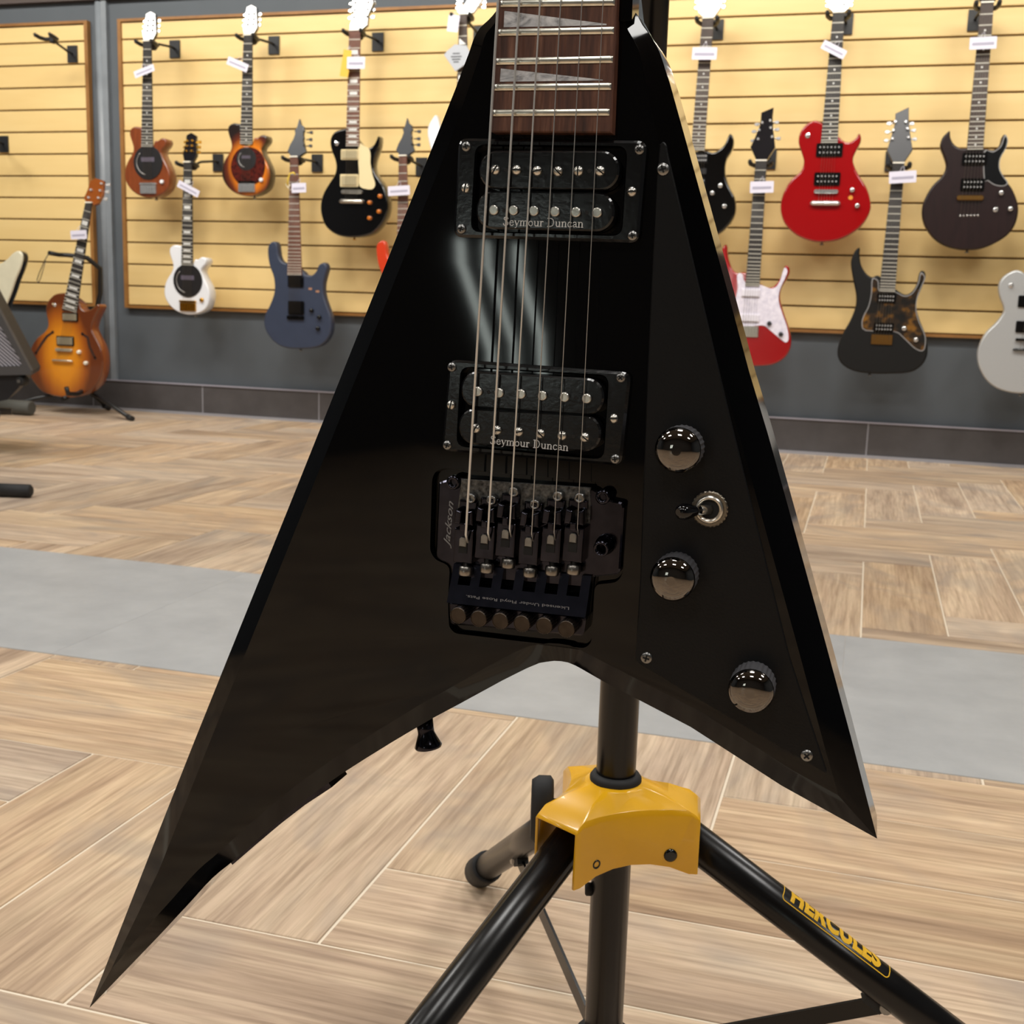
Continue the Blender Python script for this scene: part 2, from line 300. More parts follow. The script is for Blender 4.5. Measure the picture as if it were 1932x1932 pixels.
RR={"out":[[-26.5,137.0],[-26.5,132.4],[-26.7,127.3],[-27.2,125.2],[-28.1,123.9],[-29.6,122.1],[-31.3,120.4],[-33.2,118.8],[-35.0,117.1],[-36.4,115.0],[-37.6,112.5],[-38.3,110.5],[-39.3,107.2],[-42.1,99.5],[-44.6,92.3],[-52.7,70.9],[-72.0,20.4],[-95.6,-41.4],[-120.8,-107.0],[-145.1,-169.5],[-170.7,-235.8],[-197.9,-307.4],[-235.5,-407.2],[-191.2,-352.9],[-186.5,-347.0],[-179.9,-338.6],[-173.6,-330.7],[-168.5,-324.1],[-163.7,-317.8],[-158.9,-312.0],[-154.6,-307.4],[-150.3,-303.3],[-144.5,-297.3],[-136.1,-288.3],[-126.2,-277.7],[-116.2,-267.4],[-107.0,-258.4],[-97.6,-249.7],[-87.1,-240.5],[-74.1,-229.8],[-60.2,-218.7],[-48.2,-209.4],[-39.8,-203.0],[-33.2,-198.3],[-26.7,-193.7],[-19.4,-188.4],[-12.2,-183.2],[-6.0,-178.7],[-0.7,-175.1],[3.6,-172.2],[6.5,-170.3],[12.0,-167.1],[15.1,-166.1],[19.1,-165.0],[22.4,-164.7],[25.7,-164.8],[29.2,-165.7],[31.9,-166.7],[42.3,-171.0],[85.3,-186.6],[128.2,-207.2],[171.5,-224.2],[155.7,-180.3],[140.3,-138.9],[120.2,-85.7],[106.6,-50.0],[96.2,-24.3],[82.7,12.1],[63.0,63.9],[51.0,95.4],[49.9,97.8],[48.5,101.1],[47.2,104.2],[45.7,107.4],[44.0,110.2],[42.1,112.9],[39.9,115.4],[37.6,118.0],[35.4,121.3],[33.5,124.3],[32.8,125.4],[32.4,126.8],[31.4,131.7],[30.5,136.2]],"ins_w":[3.5,3.82,4.14,4.46,4.79,5.11,5.43,5.75,6.07,6.39,6.71,7.04,7.36,7.68,8.0,9.0,9.25,9.5,9.75,10.0,10.25,10.5,5.8,7.5,7.59,7.69,7.78,7.87,7.96,8.06,8.15,8.24,8.33,8.43,8.52,8.61,8.7,8.8,8.89,8.98,9.07,9.17,9.26,9.35,9.44,9.54,9.63,9.72,9.81,9.91,10.0,10.0,10.0,10.0,10.0,10.0,10.0,10.0,10.5,10.75,11.0,11.0,11.5,11.42,11.33,11.25,11.17,11.08,11.0,9.0,8.61,8.21,7.82,7.43,7.04,6.64,6.25,5.86,5.46,5.07,4.68,4.29,3.89,3.5],"plate":[[50.1,66.5],[50.5,69.3],[51.8,70.0],[53.0,68.9],[54.0,65.0],[89.9,-41.8],[125.9,-145.5],[147.5,-196.1],[143.5,-194.3],[98.7,-175.5],[58.5,-157.6],[58.2,-154.3],[57.4,-118.6],[53.5,-40.3],[50.0,54.1]],"recess":[[-43.7,-118.9],[-44.5,-84.7],[-43.4,-81.0],[-39.3,-78.6],[2.8,-77.8],[43.8,-77.7],[47.2,-78.8],[48.9,-82.0],[49.0,-100.3],[49.2,-118.6],[46.6,-122.4],[37.9,-124.5],[36.8,-126.4],[37.3,-151.9],[34.5,-155.1],[3.0,-156.3],[-29.0,-157.1],[-32.1,-154.4],[-33.4,-141.5],[-33.3,-124.5],[-40.6,-122.8]],"ring_n":[[-38.8,68.9],[45.3,69.7],[45.1,27.6],[-38.8,26.3]],"ring_b":[[-37.6,-28.0],[46.4,-27.5],[45.3,-68.6],[-39.0,-70.1]],"hole_n":[[-30.1,65.8],[36.7,66.7],[37.3,30.6],[-30.1,29.4]],"hole_b":[[-31.3,-31.3],[36.3,-29.9],[36.9,-66.1],[-31.3,-66.7]],"bob":[[-26.8,55.2],[35.3,56.6],[-27.1,38.3],[34.6,39.6],[-29.6,-40.4],[36.2,-39.2],[-29.8,-57.3],[36.1,-55.1]],"pole_n":[[-19.3,55.3],[-9.7,55.5],[-0.4,55.4],[8.8,55.5],[17.8,55.9],[27.2,56.2],[-18.8,38.3],[-9.8,38.5],[-0.6,38.6],[8.8,38.7],[18.1,38.8],[27.3,39.0]],"pole_b":[[-21.4,-41.0],[-11.3,-40.8],[-1.2,-40.5],[8.7,-40.4],[18.8,-40.2],[28.8,-40.0],[-21.4,-57.7],[-11.3,-57.6],[-1.2,-57.4],[8.9,-57.3],[18.8,-57.3],[29.1,-57.1]],"scr_n":[[-34.7,65.3],[42.4,65.9],[-34.9,29.9],[42.4,30.4],[-33.9,47.6],[40.6,48.6]],"scr_b":[[-35.9,-31.4],[42.2,-30.1],[-36.1,-67.2],[42.5,-65.9],[-35.2,-48.6],[40.4,-48.1]],"txt_n":[[-14.3,32.0],[21.8,32.6]],"txt_b":[[-14.2,-64.0],[22.2,-63.8]],"str":[[-22.2,124.6,-22.4,-106.5],[-12.8,124.5,-11.9,-104.2],[-3.7,124.4,-1.8,-101.4],[5.3,124.3,8.6,-102.3],[14.4,124.2,18.9,-100.6],[23.4,124.2,29.4,-97.3]],"fb":[[-23.3,129.6],[28.4,129.0],[30.5,72.1],[-22.8,71.3]],"fret":[[[-21.7,123.9],[27.9,124.1]],[[-21.9,112.2],[28.4,113.0]],[[-22.1,100.4],[28.8,101.5]],[[-22.2,89.8],[29.0,90.7]],[[-22.2,79.2],[29.1,80.3]]],"inlay":[[[-19.9,121.0],[25.0,115.6],[25.0,115.1],[-19.8,114.4]],[[-20.0,97.6],[25.1,93.4],[25.2,93.1],[-20.1,92.2]]],"bplate":[[-40.7,-85.6],[-38.4,-84.4],[-29.9,-81.9],[32.2,-80.2],[41.4,-85.2],[47.5,-85.3],[48.2,-118.2],[34.5,-121.3],[34.3,-126.4],[-32.1,-129.3],[-32.4,-123.8],[-40.2,-121.5]],"bed":[[-29.5,-82.4],[31.9,-80.1],[32.8,-96.4],[-30.5,-98.5]],"ledge":[[-30.2,-122.5],[35.6,-120.1],[35.3,-138.4],[-31.0,-140.3]],"tail":[[-31.7,-140.8],[34.8,-139.0],[34.1,-148.4],[-30.2,-151.8]],"slots":[[-23.6,-131.3],[-13.2,-130.8],[-2.8,-130.6],[7.6,-130.6],[18.1,-130.6],[28.4,-130.4]],"ft":[[-23.8,-144.6],[-13.8,-144.8],[-3.4,-144.4],[6.9,-144.2],[17.4,-143.7],[27.8,-143.8]],"thumb":[[-23.1,-124.4],[-12.9,-121.8],[-2.8,-118.3],[7.7,-121.2],[18.0,-119.1],[27.9,-117.4]],"saddle":[[-24.5,-112.0],[-14.3,-109.0],[-4.5,-106.8],[6.6,-109.1],[16.9,-106.7],[27.1,-105.3]],"sadtop":[[-23.3,-95.3],[-12.7,-93.0],[-1.8,-90.2],[7.4,-92.7],[18.2,-90.4],[28.6,-89.3]],"ins":[[-22.9,-110.4],[-12.7,-107.8],[-2.4,-104.4],[8.1,-106.7],[18.3,-104.4],[28.5,-102.4]],"hex":[[-23.0,-90.5],[-13.1,-90.3],[-2.8,-85.3],[7.5,-90.0],[17.9,-85.1],[27.9,-84.8]],"stud":[[-32.9,-84.5],[37.9,-83.7]],"arm":[[40.9,-104.8],[38.5,-106.5]],"jack":[[-34.5,-115.9],[-33.7,-93.4]],"lic":[[27.4,-135.1],[-21.9,-136.0]],"knob":[[71.1,-58.2],[73.7,-114.4],[111.7,-159.2]],"tog":[[85.5,-84.0],[73.5,-86.3],[75.6,-84.3]],"pscr":[[52.5,58.6],[63.3,-155.1],[137.7,-188.8]],"button":[[-47.3,-211.8],[-45.5,-219.9]],"jackplate":[[-149.8,-303.8],[-135.9,-289.1],[-122.2,-275.0],[-108.8,-262.1],[-94.1,-249.7]],"O":[-0.14404,0.51252,0.5701],"u":[0.999542,0.001345,-0.03024],"v":[0.030224,0.010487,0.999488],"w":[0.001662,-0.999944,0.010442]}
G_sun={"pos":[-2.6013,4.66,0.9781],"body":[[-35,294],[-50,303],[-72,305],[-92,294],[-97,275],[-92,254],[-83,229],[-81,207],[-90,186],[-109,159],[-122,131],[-127,98],[-120,68],[-98,38],[-66,16],[-28,5],[10,4],[47,14],[76,33],[90,60],[95,93],[89,125],[75,152],[61,177],[56,198],[65,212],[76,223],[82,240],[75,253],[57,255],[40,245],[25,244],[11,218],[-26,218]],"neck":[[-17,658],[24,657],[-38,218],[20,218]],"head":[[-20,665],[-29,692],[-20,741],[-19,777],[3,787],[27,775],[33,739],[39,689],[26,664]],"guard":[[-48,196],[-14,206],[24,202],[55,185],[74,158],[77,125],[70,93],[51,66],[19,49],[-19,46],[-53,60],[-77,87],[-86,120],[-80,153],[-68,177]],"disc":[[-11,156],[36,155]],"bigdisc":[[-7,125],[67,124]],"bridge":[[-49,55],[30,19]],"bar":[[-53,68],[32,55]],"knob":[[60,70],[76,70]]}
G_mahog={"pos":[-3.0869,4.66,0.9694]}
G_white={"pos":[-2.8985,4.66,0.465]}
G_lp={"pos":[-2.099,4.66,0.8152],"body":[[-41,435],[-69,438],[-102,428],[-120,407],[-124,380],[-116,349],[-102,317],[-96,285],[-104,253],[-131,216],[-155,178],[-167,135],[-164,92],[-146,48],[-112,19],[-69,3],[-21,0],[33,5],[75,20],[107,49],[130,84],[140,121],[137,158],[123,200],[99,237],[79,263],[72,290],[78,321],[92,358],[98,389],[95,408],[88,402],[74,376],[53,362],[27,368],[12,379]],"neck":[[-37,824],[13,822],[-48,368],[11,368]],"head":[[-38,829],[-40,848],[-26,891],[-37,942],[-28,982],[6,990],[41,979],[59,938],[39,888],[38,845],[15,827]],"guard":[[9,378],[35,368],[54,358],[61,332],[61,300],[71,253],[83,219],[76,200],[55,195],[13,208],[10,258],[6,322]],"pups":[[[-71,356],[8,314]],[[-74,256],[8,205]]],"bridge":[[-68,193],[27,177]],"tail":[[-75,156],[33,134]],"knobs":[[61,142],[107,168],[103,106],[61,79]],"switch":[[-93,380]]}
G_slate={"pos":[-2.3681,4.66,0.3398],"body":[[-46,365],[-62,362],[-84,373],[-96,397],[-102,436],[-112,452],[-131,449],[-146,430],[-147,391],[-138,347],[-122,308],[-116,269],[-120,230],[-139,184],[-161,144],[-168,104],[-155,65],[-120,26],[-70,3],[0,0],[69,7],[113,24],[144,59],[154,99],[151,143],[134,187],[118,231],[115,275],[124,314],[133,347],[124,366],[112,368],[93,357],[84,335],[62,315],[32,317],[18,331]],"neck":[[-36,803],[1,802],[-50,312],[18,314]],"head":[[-36,806],[-54,828],[-45,855],[-31,881],[-25,902],[-29,916],[-20,929],[-12,966],[-2,942],[13,931],[12,902],[16,870],[26,843],[33,825],[2,806]],"pups":[[[-48,309],[25,263]],[[-47,204],[28,146]]],"bridge":[[-53,141],[28,125]],"knobs":[[64,166],[100,139],[94,91]],"marks":[[56,257],[90,247]],"pegs":[[41,911],[41,881],[43,854]]}
G_cort2={"pos":[-1.8632,4.66,0.3648],"body":[[-50,355],[-65,352],[-86,362],[-98,386],[-104,423],[-113,439],[-131,436],[-146,417],[-145,380],[-136,337],[-120,299],[-114,261],[-118,223],[-134,179],[-155,140],[-160,101],[-148,63],[-114,26],[-66,3],[0,0],[65,6],[106,23],[135,57],[144,96],[140,139],[123,181],[108,224],[104,267],[112,304],[119,337],[111,355],[99,358],[82,347],[74,325],[54,306],[24,308],[11,321]],"neck":[[-47,780],[-13,779],[-52,303],[12,305]],"head":[[-47,783],[-65,804],[-57,830],[-44,856],[-38,877],[-43,890],[-35,902],[-28,938],[-18,915],[-3,905],[-4,876],[1,845],[10,819],[17,801],[-12,783]],"pups":[[[-51,300],[19,255]],[[-48,198],[24,141]]],"bridge":[[-53,137],[25,121]],"knobs":[[58,161],[92,134],[87,88]],"marks":[[49,249],[81,239]],"pegs":[[23,885],[24,855],[26,830]]}
G_fin={"pos":[-1.6408,4.66,0.8189],"body":[[-21,339],[-51,345],[-75,370],[-93,424],[-107,471],[-117,485],[-133,466],[-146,442],[-149,412],[-138,364],[-120,310],[-114,258],[-125,197],[-144,146],[-153,96],[-128,41],[-60,5],[7,0],[79,7],[131,38],[149,93],[134,153],[103,207],[92,264],[103,318],[115,362],[105,392],[82,377],[57,333],[35,330]],"neck":[[-21,865],[11,864],[-26,321],[37,321]],"head":[[-21,869],[-34,877],[-6,902],[7,924],[28,952],[73,961],[64,916],[37,874],[18,865]]}
G_diamond={"pos":[-1.665,4.63,1.5172],"out":[[-49,10],[-35,26],[-3,49],[46,43],[69,5],[51,-23],[1,-54],[-24,-21]]}
G_bs={"pos":[-0.6826,4.66,0.8245],"body":[[-30,329],[-39,339],[-41,383],[-53,408],[-66,424],[-86,432],[-100,424],[-109,400],[-105,360],[-94,319],[-90,278],[-96,234],[-112,184],[-127,135],[-124,85],[-100,40],[-56,12],[0,0],[54,7],[103,32],[138,72],[152,112],[145,161],[126,193],[108,234],[102,270],[106,302],[121,330],[129,362],[124,386],[114,395],[107,386],[96,358],[77,338],[52,327],[22,335]],"neck":[[-15,811],[28,809],[-30,334],[22,334]],"head":[[-15,818],[-32,834],[-40,861],[-35,892],[-17,930],[23,940],[53,912],[56,873],[45,843],[29,816]],"pups":[[[-23,325],[39,286]],[[-26,234],[35,195]]],"mid":[[-11,268],[34,246]],"bridge":[[-35,164],[34,140]],"knobs":[[61,177],[110,128]],"switch":[[89,205]]}
G_rg={"pos":[-0.4159,4.66,0.3531],"body":[[-61,354],[-90,351],[-114,367],[-133,411],[-139,453],[-148,456],[-161,433],[-166,405],[-160,361],[-145,305],[-134,255],[-134,209],[-146,158],[-158,106],[-152,55],[-121,16],[-68,0],[0,0],[61,8],[102,32],[123,66],[126,106],[112,156],[87,216],[73,261],[76,299],[90,327],[102,358],[97,380],[84,382],[79,360],[62,322],[36,300],[-4,313]],"neck":[[-51,767],[-9,767],[-59,303],[-5,305]],"head":[[-50,772],[-75,819],[-60,859],[-45,907],[-45,950],[-1,969],[-2,933],[4,885],[12,848],[17,818],[-9,772]],"guard":[[-93,343],[-75,349],[-60,317],[-4,310],[42,296],[67,318],[82,374],[95,361],[84,327],[72,294],[69,255],[84,211],[107,156],[117,111],[108,95],[88,106],[41,142],[12,157],[-69,149],[-96,216],[-95,244],[-87,295]],"pups":[[[-73,294],[-1,261]],[[-72,199],[3,167]]],"bridge":[[-69,152],[1,111]],"knobs":[[41,165],[87,126]],"pegs":[[-69,883],[-70,848],[-60,910],[13,917],[17,890],[25,856]]}
G_ec={"pos":[-0.2037,4.66,0.8253],"body":[[-35,432],[-65,437],[-93,419],[-109,391],[-110,359],[-96,322],[-86,290],[-94,258],[-122,231],[-147,193],[-159,150],[-157,107],[-138,63],[-97,26],[-46,5],[0,0],[56,8],[107,33],[146,71],[165,115],[163,152],[145,199],[115,242],[95,279],[90,305],[101,336],[112,362],[111,381],[103,390],[93,373],[71,360],[49,366],[28,384]],"neck":[[-21,813],[20,811],[-29,357],[31,357]],"head":[[-21,817],[-37,831],[-42,850],[-33,879],[-19,905],[11,904],[29,877],[35,847],[33,828],[20,815]],"pups":[[[-44,356],[51,308]],[[-44,252],[50,205]]],"bridge":[[-41,190],[46,176]],"tail":[[-50,150],[56,129]],"knobs":[[96,189],[118,133]],"mark":[[92,162]],"switch":[[-79,384]]}
G_tort={"pos":[0.0612,4.66,0.3458],"body":[[-48,360],[-73,355],[-96,369],[-116,399],[-125,437],[-126,461],[-140,452],[-152,422],[-152,392],[-139,338],[-125,284],[-125,241],[-140,192],[-163,142],[-176,92],[-173,55],[-151,25],[-108,5],[-53,-1],[0,0],[82,8],[121,28],[143,63],[145,105],[132,153],[107,206],[93,248],[94,284],[105,320],[115,356],[111,377],[98,382],[91,367],[88,337],[73,307],[48,295],[12,315]],"neck":[[-34,764],[7,764],[-44,303],[13,304]],"head":[[-35,770],[-58,812],[-48,858],[-38,909],[-39,947],[6,970],[9,920],[19,869],[31,814],[6,770]],"guard":[[-70,346],[-52,340],[-43,302],[13,301],[46,287],[74,298],[93,336],[98,370],[111,357],[100,320],[90,281],[91,236],[106,194],[130,147],[133,105],[123,93],[98,103],[59,137],[22,160],[-78,160],[-94,184],[-90,212],[-75,249],[-69,297]],"pups":[[[-50,297],[18,261]],[[-53,189],[19,155]]],"bridge":[[-58,145],[18,109]],"knobs":[[56,171],[101,131]],"pegs":[[-59,915],[-63,884],[-64,853],[21,914],[29,889],[35,857]]}
G_burg={"pos":[0.3117,4.66,0.8058],"body":[[-37,356],[-58,356],[-80,370],[-94,393],[-98,415],[-107,410],[-122,391],[-126,362],[-111,328],[-100,293],[-111,259],[-141,224],[-163,178],[-169,137],[-158,90],[-125,44],[-83,15],[-37,2],[0,0],[42,4],[84,21],[126,50],[151,88],[158,134],[150,174],[127,219],[93,259],[79,293],[82,327],[96,358],[100,383],[89,402],[79,394],[73,366],[56,350],[22,353]],"neck":[[-35,847],[8,845],[-36,349],[20,349]],"head":[[-35,852],[-52,870],[-60,912],[-45,943],[0,941],[21,908],[23,867],[8,850]],"guard":[[26,341],[54,340],[79,360],[88,394],[96,382],[93,355],[78,321],[78,287],[92,259],[110,236],[98,226],[70,230],[46,245],[35,248]],"pups":[[[-48,339],[36,296]],[[-45,250],[36,207]]],"bridge":[[-54,191],[37,174]],"knobs":[[94,200],[130,145]],"switch":[[81,142]],"ferr":[[-36,122],[24,120]]}
G_silver={"pos":[0.5424,4.66,0.2965],"body":[[-26,425],[-55,441],[-81,432],[-104,411],[-113,382],[-106,347],[-90,312],[-88,289],[-108,253],[-139,216],[-157,174],[-162,132],[-149,84],[-116,37],[-68,9],[0,0],[65,16],[115,61],[136,121],[126,173],[92,230],[52,276],[39,310],[47,351],[58,381],[48,398],[37,374],[18,368]],"neck":[[16,640],[60,640],[-24,361],[27,362]],"pups":[[[-43,352],[41,310]],[[-42,261],[44,220]]],"bridge":[[-39,199],[45,190]],"tail":[[-44,163],[51,152]],"switch":[[-72,386]],"knobs":[[77,171],[98,119]],"head":[[16,650],[-2,690],[6,800],[38.0,830],[70,800],[78,690],[60,650]]}
G_semi={"pos":[-3.4955,4.56,0.0774],"body":[[31,465],[3,468],[-36,460],[-67,436],[-82,408],[-84,375],[-76,338],[-81,310],[-105,285],[-140,261],[-170,222],[-186,179],[-191,131],[-182,84],[-158,51],[-123,20],[-73,6],[0,0],[67,6],[120,25],[166,60],[195,106],[207,153],[206,200],[194,241],[170,282],[155,314],[162,346],[183,384],[198,412],[192,424],[181,420],[154,401],[126,393],[102,404],[91,427]],"neck":[[148,863],[182,863],[8,391],[85,393]],"head":[[145,868],[132,882],[147,919],[159,961],[183,972],[226,961],[227,897],[207,860],[187,852]],"pups":[[[6,382],[87,344]],[[-29,277],[62,234]]],"bridge":[[-35,222],[54,208]],"tail":[[-56,171],[55,161]],"knobs":[[89,209],[123,161]],"switch":[[-35,414]],"fl":[[-51,292],[-83,272],[-113,238],[-146,194]],"fr":[[106,290],[133,276],[142,234],[169,185]],"pegs":[[242,947],[239,916],[233,884],[147,919],[139,885]]}
G_cream={"pos":[-3.7545,4.5,0.463],"body":[[-45,200],[-11,205],[23,224],[58,252],[86,262],[105,253],[110,230],[97,189],[69,138],[44,82],[19,35],[0,0],[-24,-31],[-61,-79],[-144,-129],[-273,-158],[-353,-137],[-327,-88],[-253,-29],[-237,32],[-280,92],[-311,148],[-286,181],[-229,168],[-173,141],[-115,161]]}
TG={"mahog":[-3.0819,4.625,1.4973,0.102,0.029,17.1],"sun":[-2.6311,4.625,1.5137,0.101,0.033,-21.2],"white":[-2.8754,4.625,1.0074,0.111,0.03,-24.9],"slate":[-2.3481,4.625,1.0127,0.067,0.039,2.4],"lp":[-2.091,4.625,1.506,0.079,0.046,-1.5],"lpcard":[-2.1381,4.63,1.5059,0.037,0.105,-9.5],"cort2":[-1.8959,4.625,1.0031,0.096,0.038,3.3],"fin":[-1.6742,4.625,1.6433,0.047,0.063,-7.3],"bs":[-0.6771,4.625,1.5031,0.092,0.044,-1.7],"rg":[-0.4342,4.625,1.0209,0.087,0.042,1.5],"ec":[-0.21,4.625,1.5035,0.092,0.032,-27.1],"tort":[0.0653,4.625,1.0575,0.094,0.042,3.4],"burg":[0.2951,4.625,1.511,0.089,0.041,1.1],"semi":[-3.3656,4.525,0.8005,0.082,0.038,3.2]}
HG={"mahog":[-3.095,1.65,-3.083,1.648],"sun":[-2.599,1.658,-2.59,1.65],"white":[-2.885,1.157,-2.872,1.156],"slate":[-2.382,1.162,-2.382,1.153],"lp":[-2.106,1.655,-2.1,1.649],"cort2":[-1.892,1.157,-1.892,1.137],"fin":[-1.646,1.68,-1.646,1.66],"bs":[-0.68,1.657,-0.67,1.651],"rg":[-0.444,1.172,-0.435,1.162],"ec":[-0.206,1.658,-0.184,1.655],"tort":[0.045,1.16,0.026,1.153],"burg":[0.295,1.661,0.276,1.653],"empty":[-3.594,1.658,-3.621,1.641],"empty2":[-3.94,1.26,-4.021,1.245]}
AMP={"pos":[-2.6545,3.3,0.2823],"outer":[[-296,531],[-149,267],[3,14],[0,0],[-332,-21]],"inner":[[-286,434],[-118,165],[-33,39],[-36,28],[-313,9]],"base":[[-332,-18],[-31,-2],[-67,-49],[-111,-90],[-339,-138]],"wheel":[[-49,-24]]}

# ------------------------------------------------------------------ the room
YW = 4.89; YB = 4.873
fl = struct(MB().box((-.9, .35, -.0563), (9.4, 9.6, .11)).build('floor', GROUT))
struct(MB().box((-.9, YW+.06, 1.45), (9.4, .12, 2.9)).build('wall_back', WALLM))
struct(MB().box((-5.56, .35, 1.45), (.12, 9.6, 2.9)).build('wall_left', WALLM))
struct(MB().box((3.76, .35, 1.45), (.12, 9.6, 2.9)).build('wall_right', WALLM))
struct(MB().box((-.9, .35, 2.95), (9.4, 9.6, .1)).build('ceiling', mat('dark_ceiling_paint', '#8b8885', .8, noise=.05)))
# rear wall behind the camera with a glazed shop front that lets pale daylight in
wr = MB()
for x0, x1, z0, z1 in ((-5.5, -1.90, 0, 2.9), (-1.38, 3.7, 0, 2.9), (-1.90, -1.38, 1.02, 2.9), (-1.90, -1.38, 0, .36)): wr.box(((x0+x1)/2, -4.45, (z0+z1)/2), (x1-x0, .12, z1-z0))
struct(wr.build('wall_rear', mat('rear_wall_paint', '#4a4744', .8, noise=.05)))
wn = struct(MB().box((-1.64, -4.5, .69), (.52, .012, .66)).build('window_1', mat('frosted_glass', '#cfd6d6', .3)))
nt = _M['frosted_glass'].node_tree; b_ = nt.nodes['Principled BSDF']; b_.inputs['Emission Color'].default_value = (.9, 1, .93, 1); b_.inputs['Emission Strength'].default_value = 10
fr = MB()
for x, wx in ((-1.88, .04), (-1.73, .09), (-1.60, .03), (-1.53, .07), (-1.40, .04)): fr.box((x, -4.45, .69), (wx, .08, .66))
for z in (.375, 1.005): fr.box((-1.64, -4.45, z), (.5, .07, .03))
fr.build('window_frame', mat('dark_frame', '#202122', .5), wn)
# dark band above the displays
struct(MB().box((-4.0, YW-.005, 2.36), (2.9, .05, 1.0)).build('trim_1', mat('brown_black_band', '#4d4340', .7, noise=.06)))
# corner strip between the two displays: a half round and a flat fillet
pst = MB(); pst.m = 0
pst.lathe((-3.484, YB+.02, 0), (0, 0, 1.86), [(0, .024), (1.86, .024)], 16)
pst.box((-3.453, YB+.012, .93), (.028, .03, 1.86))
struct(pst.build('trim_2', mat('grey_strip_paint', '#7b8187', .45, noise=.05)))
# skirting of charcoal tiles
sk = struct(MB().box((-.9, YB+.004, .0695), (9.4, .018, .139)).build('baseboard_back', BGROUT))
x = -2.962-.6*4
while x < 3.6:
    x0, x1 = max(x, -5.5)+.0028, min(x+.598, 3.7)-.0028
    MB().box(((x0+x1)/2, YB-.001, .075), (x1-x0, .01, .124)).build('skirting_tile', BTILE, sk); x += .598
MB().box((-.9, YB-.004, .1415), (9.4, .016, .006)).build('trim_line', mat('pale_metal_trim', '#a3a1ad', .4, .3), sk)
MB().box((-.9, YB-.006, .005), (9.4, .016, .013)).build('grout_line', mat('pale_floor_joint', '#8c8b90', .6), sk)
# floor: herringbone of wood look tiles with a band of grey tiles
A = .1519; X0 = .0262; T_ = .004; G_ = .0017
def tile_obj(x0, y0, x1, y1, vert):
    L, Wd = (y1-y0, x1-x0) if vert else (x1-x0, y1-y0)
    key = (round(L, 3), round(Wd, 3))
    if key not in tile_cache:
        d = (L-2*G_, Wd-2*G_); c = .0006
        p = [(-d[0]/2, -d[1]/2), (d[0]/2, -d[1]/2), (d[0]/2, d[1]/2), (-d[0]/2, d[1]/2)]
        mb = MB(); mb.loops([[(a, b, -T_) for a, b in p], [(a, b, -c) for a, b in p], [(a, b, 0) for a, b in inset(p, c)]], smooth=False)
        o = mb.build('tile', TILEW, fl); tile_cache[key] = o.data
    else: o = link('tile', tile_cache[key], fl)
    o.location = ((x0+x1)/2, (y0+y1)/2, 0)
    if vert: o.rotation_euler.z = PI/2
    if random.random() < .5: o.rotation_euler.z += PI
tile_cache = {}
def herring(s0, y_lo, y_hi, xa, xb):
    xa_, xb_ = xa, xb
    qn = int((y_hi-s0)/A)+12; q0 = int((y_lo-s0)/A)-12
    c0 = int((xa_-X0)/A)-1; c1 = int((xb_-X0)/A)+1
    def vis(x0, y0, x1, y1):
        x0 = max(x0, xa_); x1 = min(x1, xb_); y0 = max(y0, y_lo); y1 = min(y1, y_hi)
        if x1-x0 < .012 or y1-y0 < .012: return None
        yc = y1                                                # keep the tiles the picture can reach (plus a margin)
        if x1 < -1.0*yc-.25 or x0 > .155*yc+.35: far.append((x0, y0, x1, y1)); return None
        return x0, y0, x1, y1
    far = []
    for c in range(c0, c1+1):
        for t in range(-6, 7):
            qs = c+8*t
            r = vis(X0+c*A, s0+qs*A, X0+(c+1)*A, s0+(qs+4)*A)
            if r: tile_obj(*r, True)
    nv = len(far)
    for q in range(q0, qn+1):
        for t in range(-8, 9):
            cs = q-7+8*t
            r = vis(X0+cs*A, s0+q*A, X0+(cs+4)*A, s0+(q+1)*A)
            if r: tile_obj(*r, False)
    for vert, lst in ((True, far[:nv]), (False, far[nv:])):    # tiles outside the picture, joined
        mb = MB()
        for x0, y0, x1, y1 in lst:
            if vert: x0, y0, x1, y1 = y0, -x1, y1, -x0
            mb.box(((x0+x1)/2, (y0+y1)/2, -.002), (x1-x0-2*G_, y1-y0-2*G_, .004))
        o = mb.build('outer_tile', TILEW, fl); o['kind'] = 'stuff'
        if vert: o.rotation_euler.z = PI/2
B0, B1 = 1.509, 2.125
herring(2.613*.57, .35, B0, -5.4, 3.6)
herring(3.854*.57, B1, YB, -5.4, 3.6)
x = -5.4
while x < 3.4:
    MB().box((x+.3, (B0+B1)/2, -.002), (.5996, B1-B0-.002, .004)).build('grey_tile', GTILE, fl); x += .6
near = MB().box((-.9, -2.05, -.002), (9.2, 4.75, .004)).build('near_flooring', TILEW, fl)
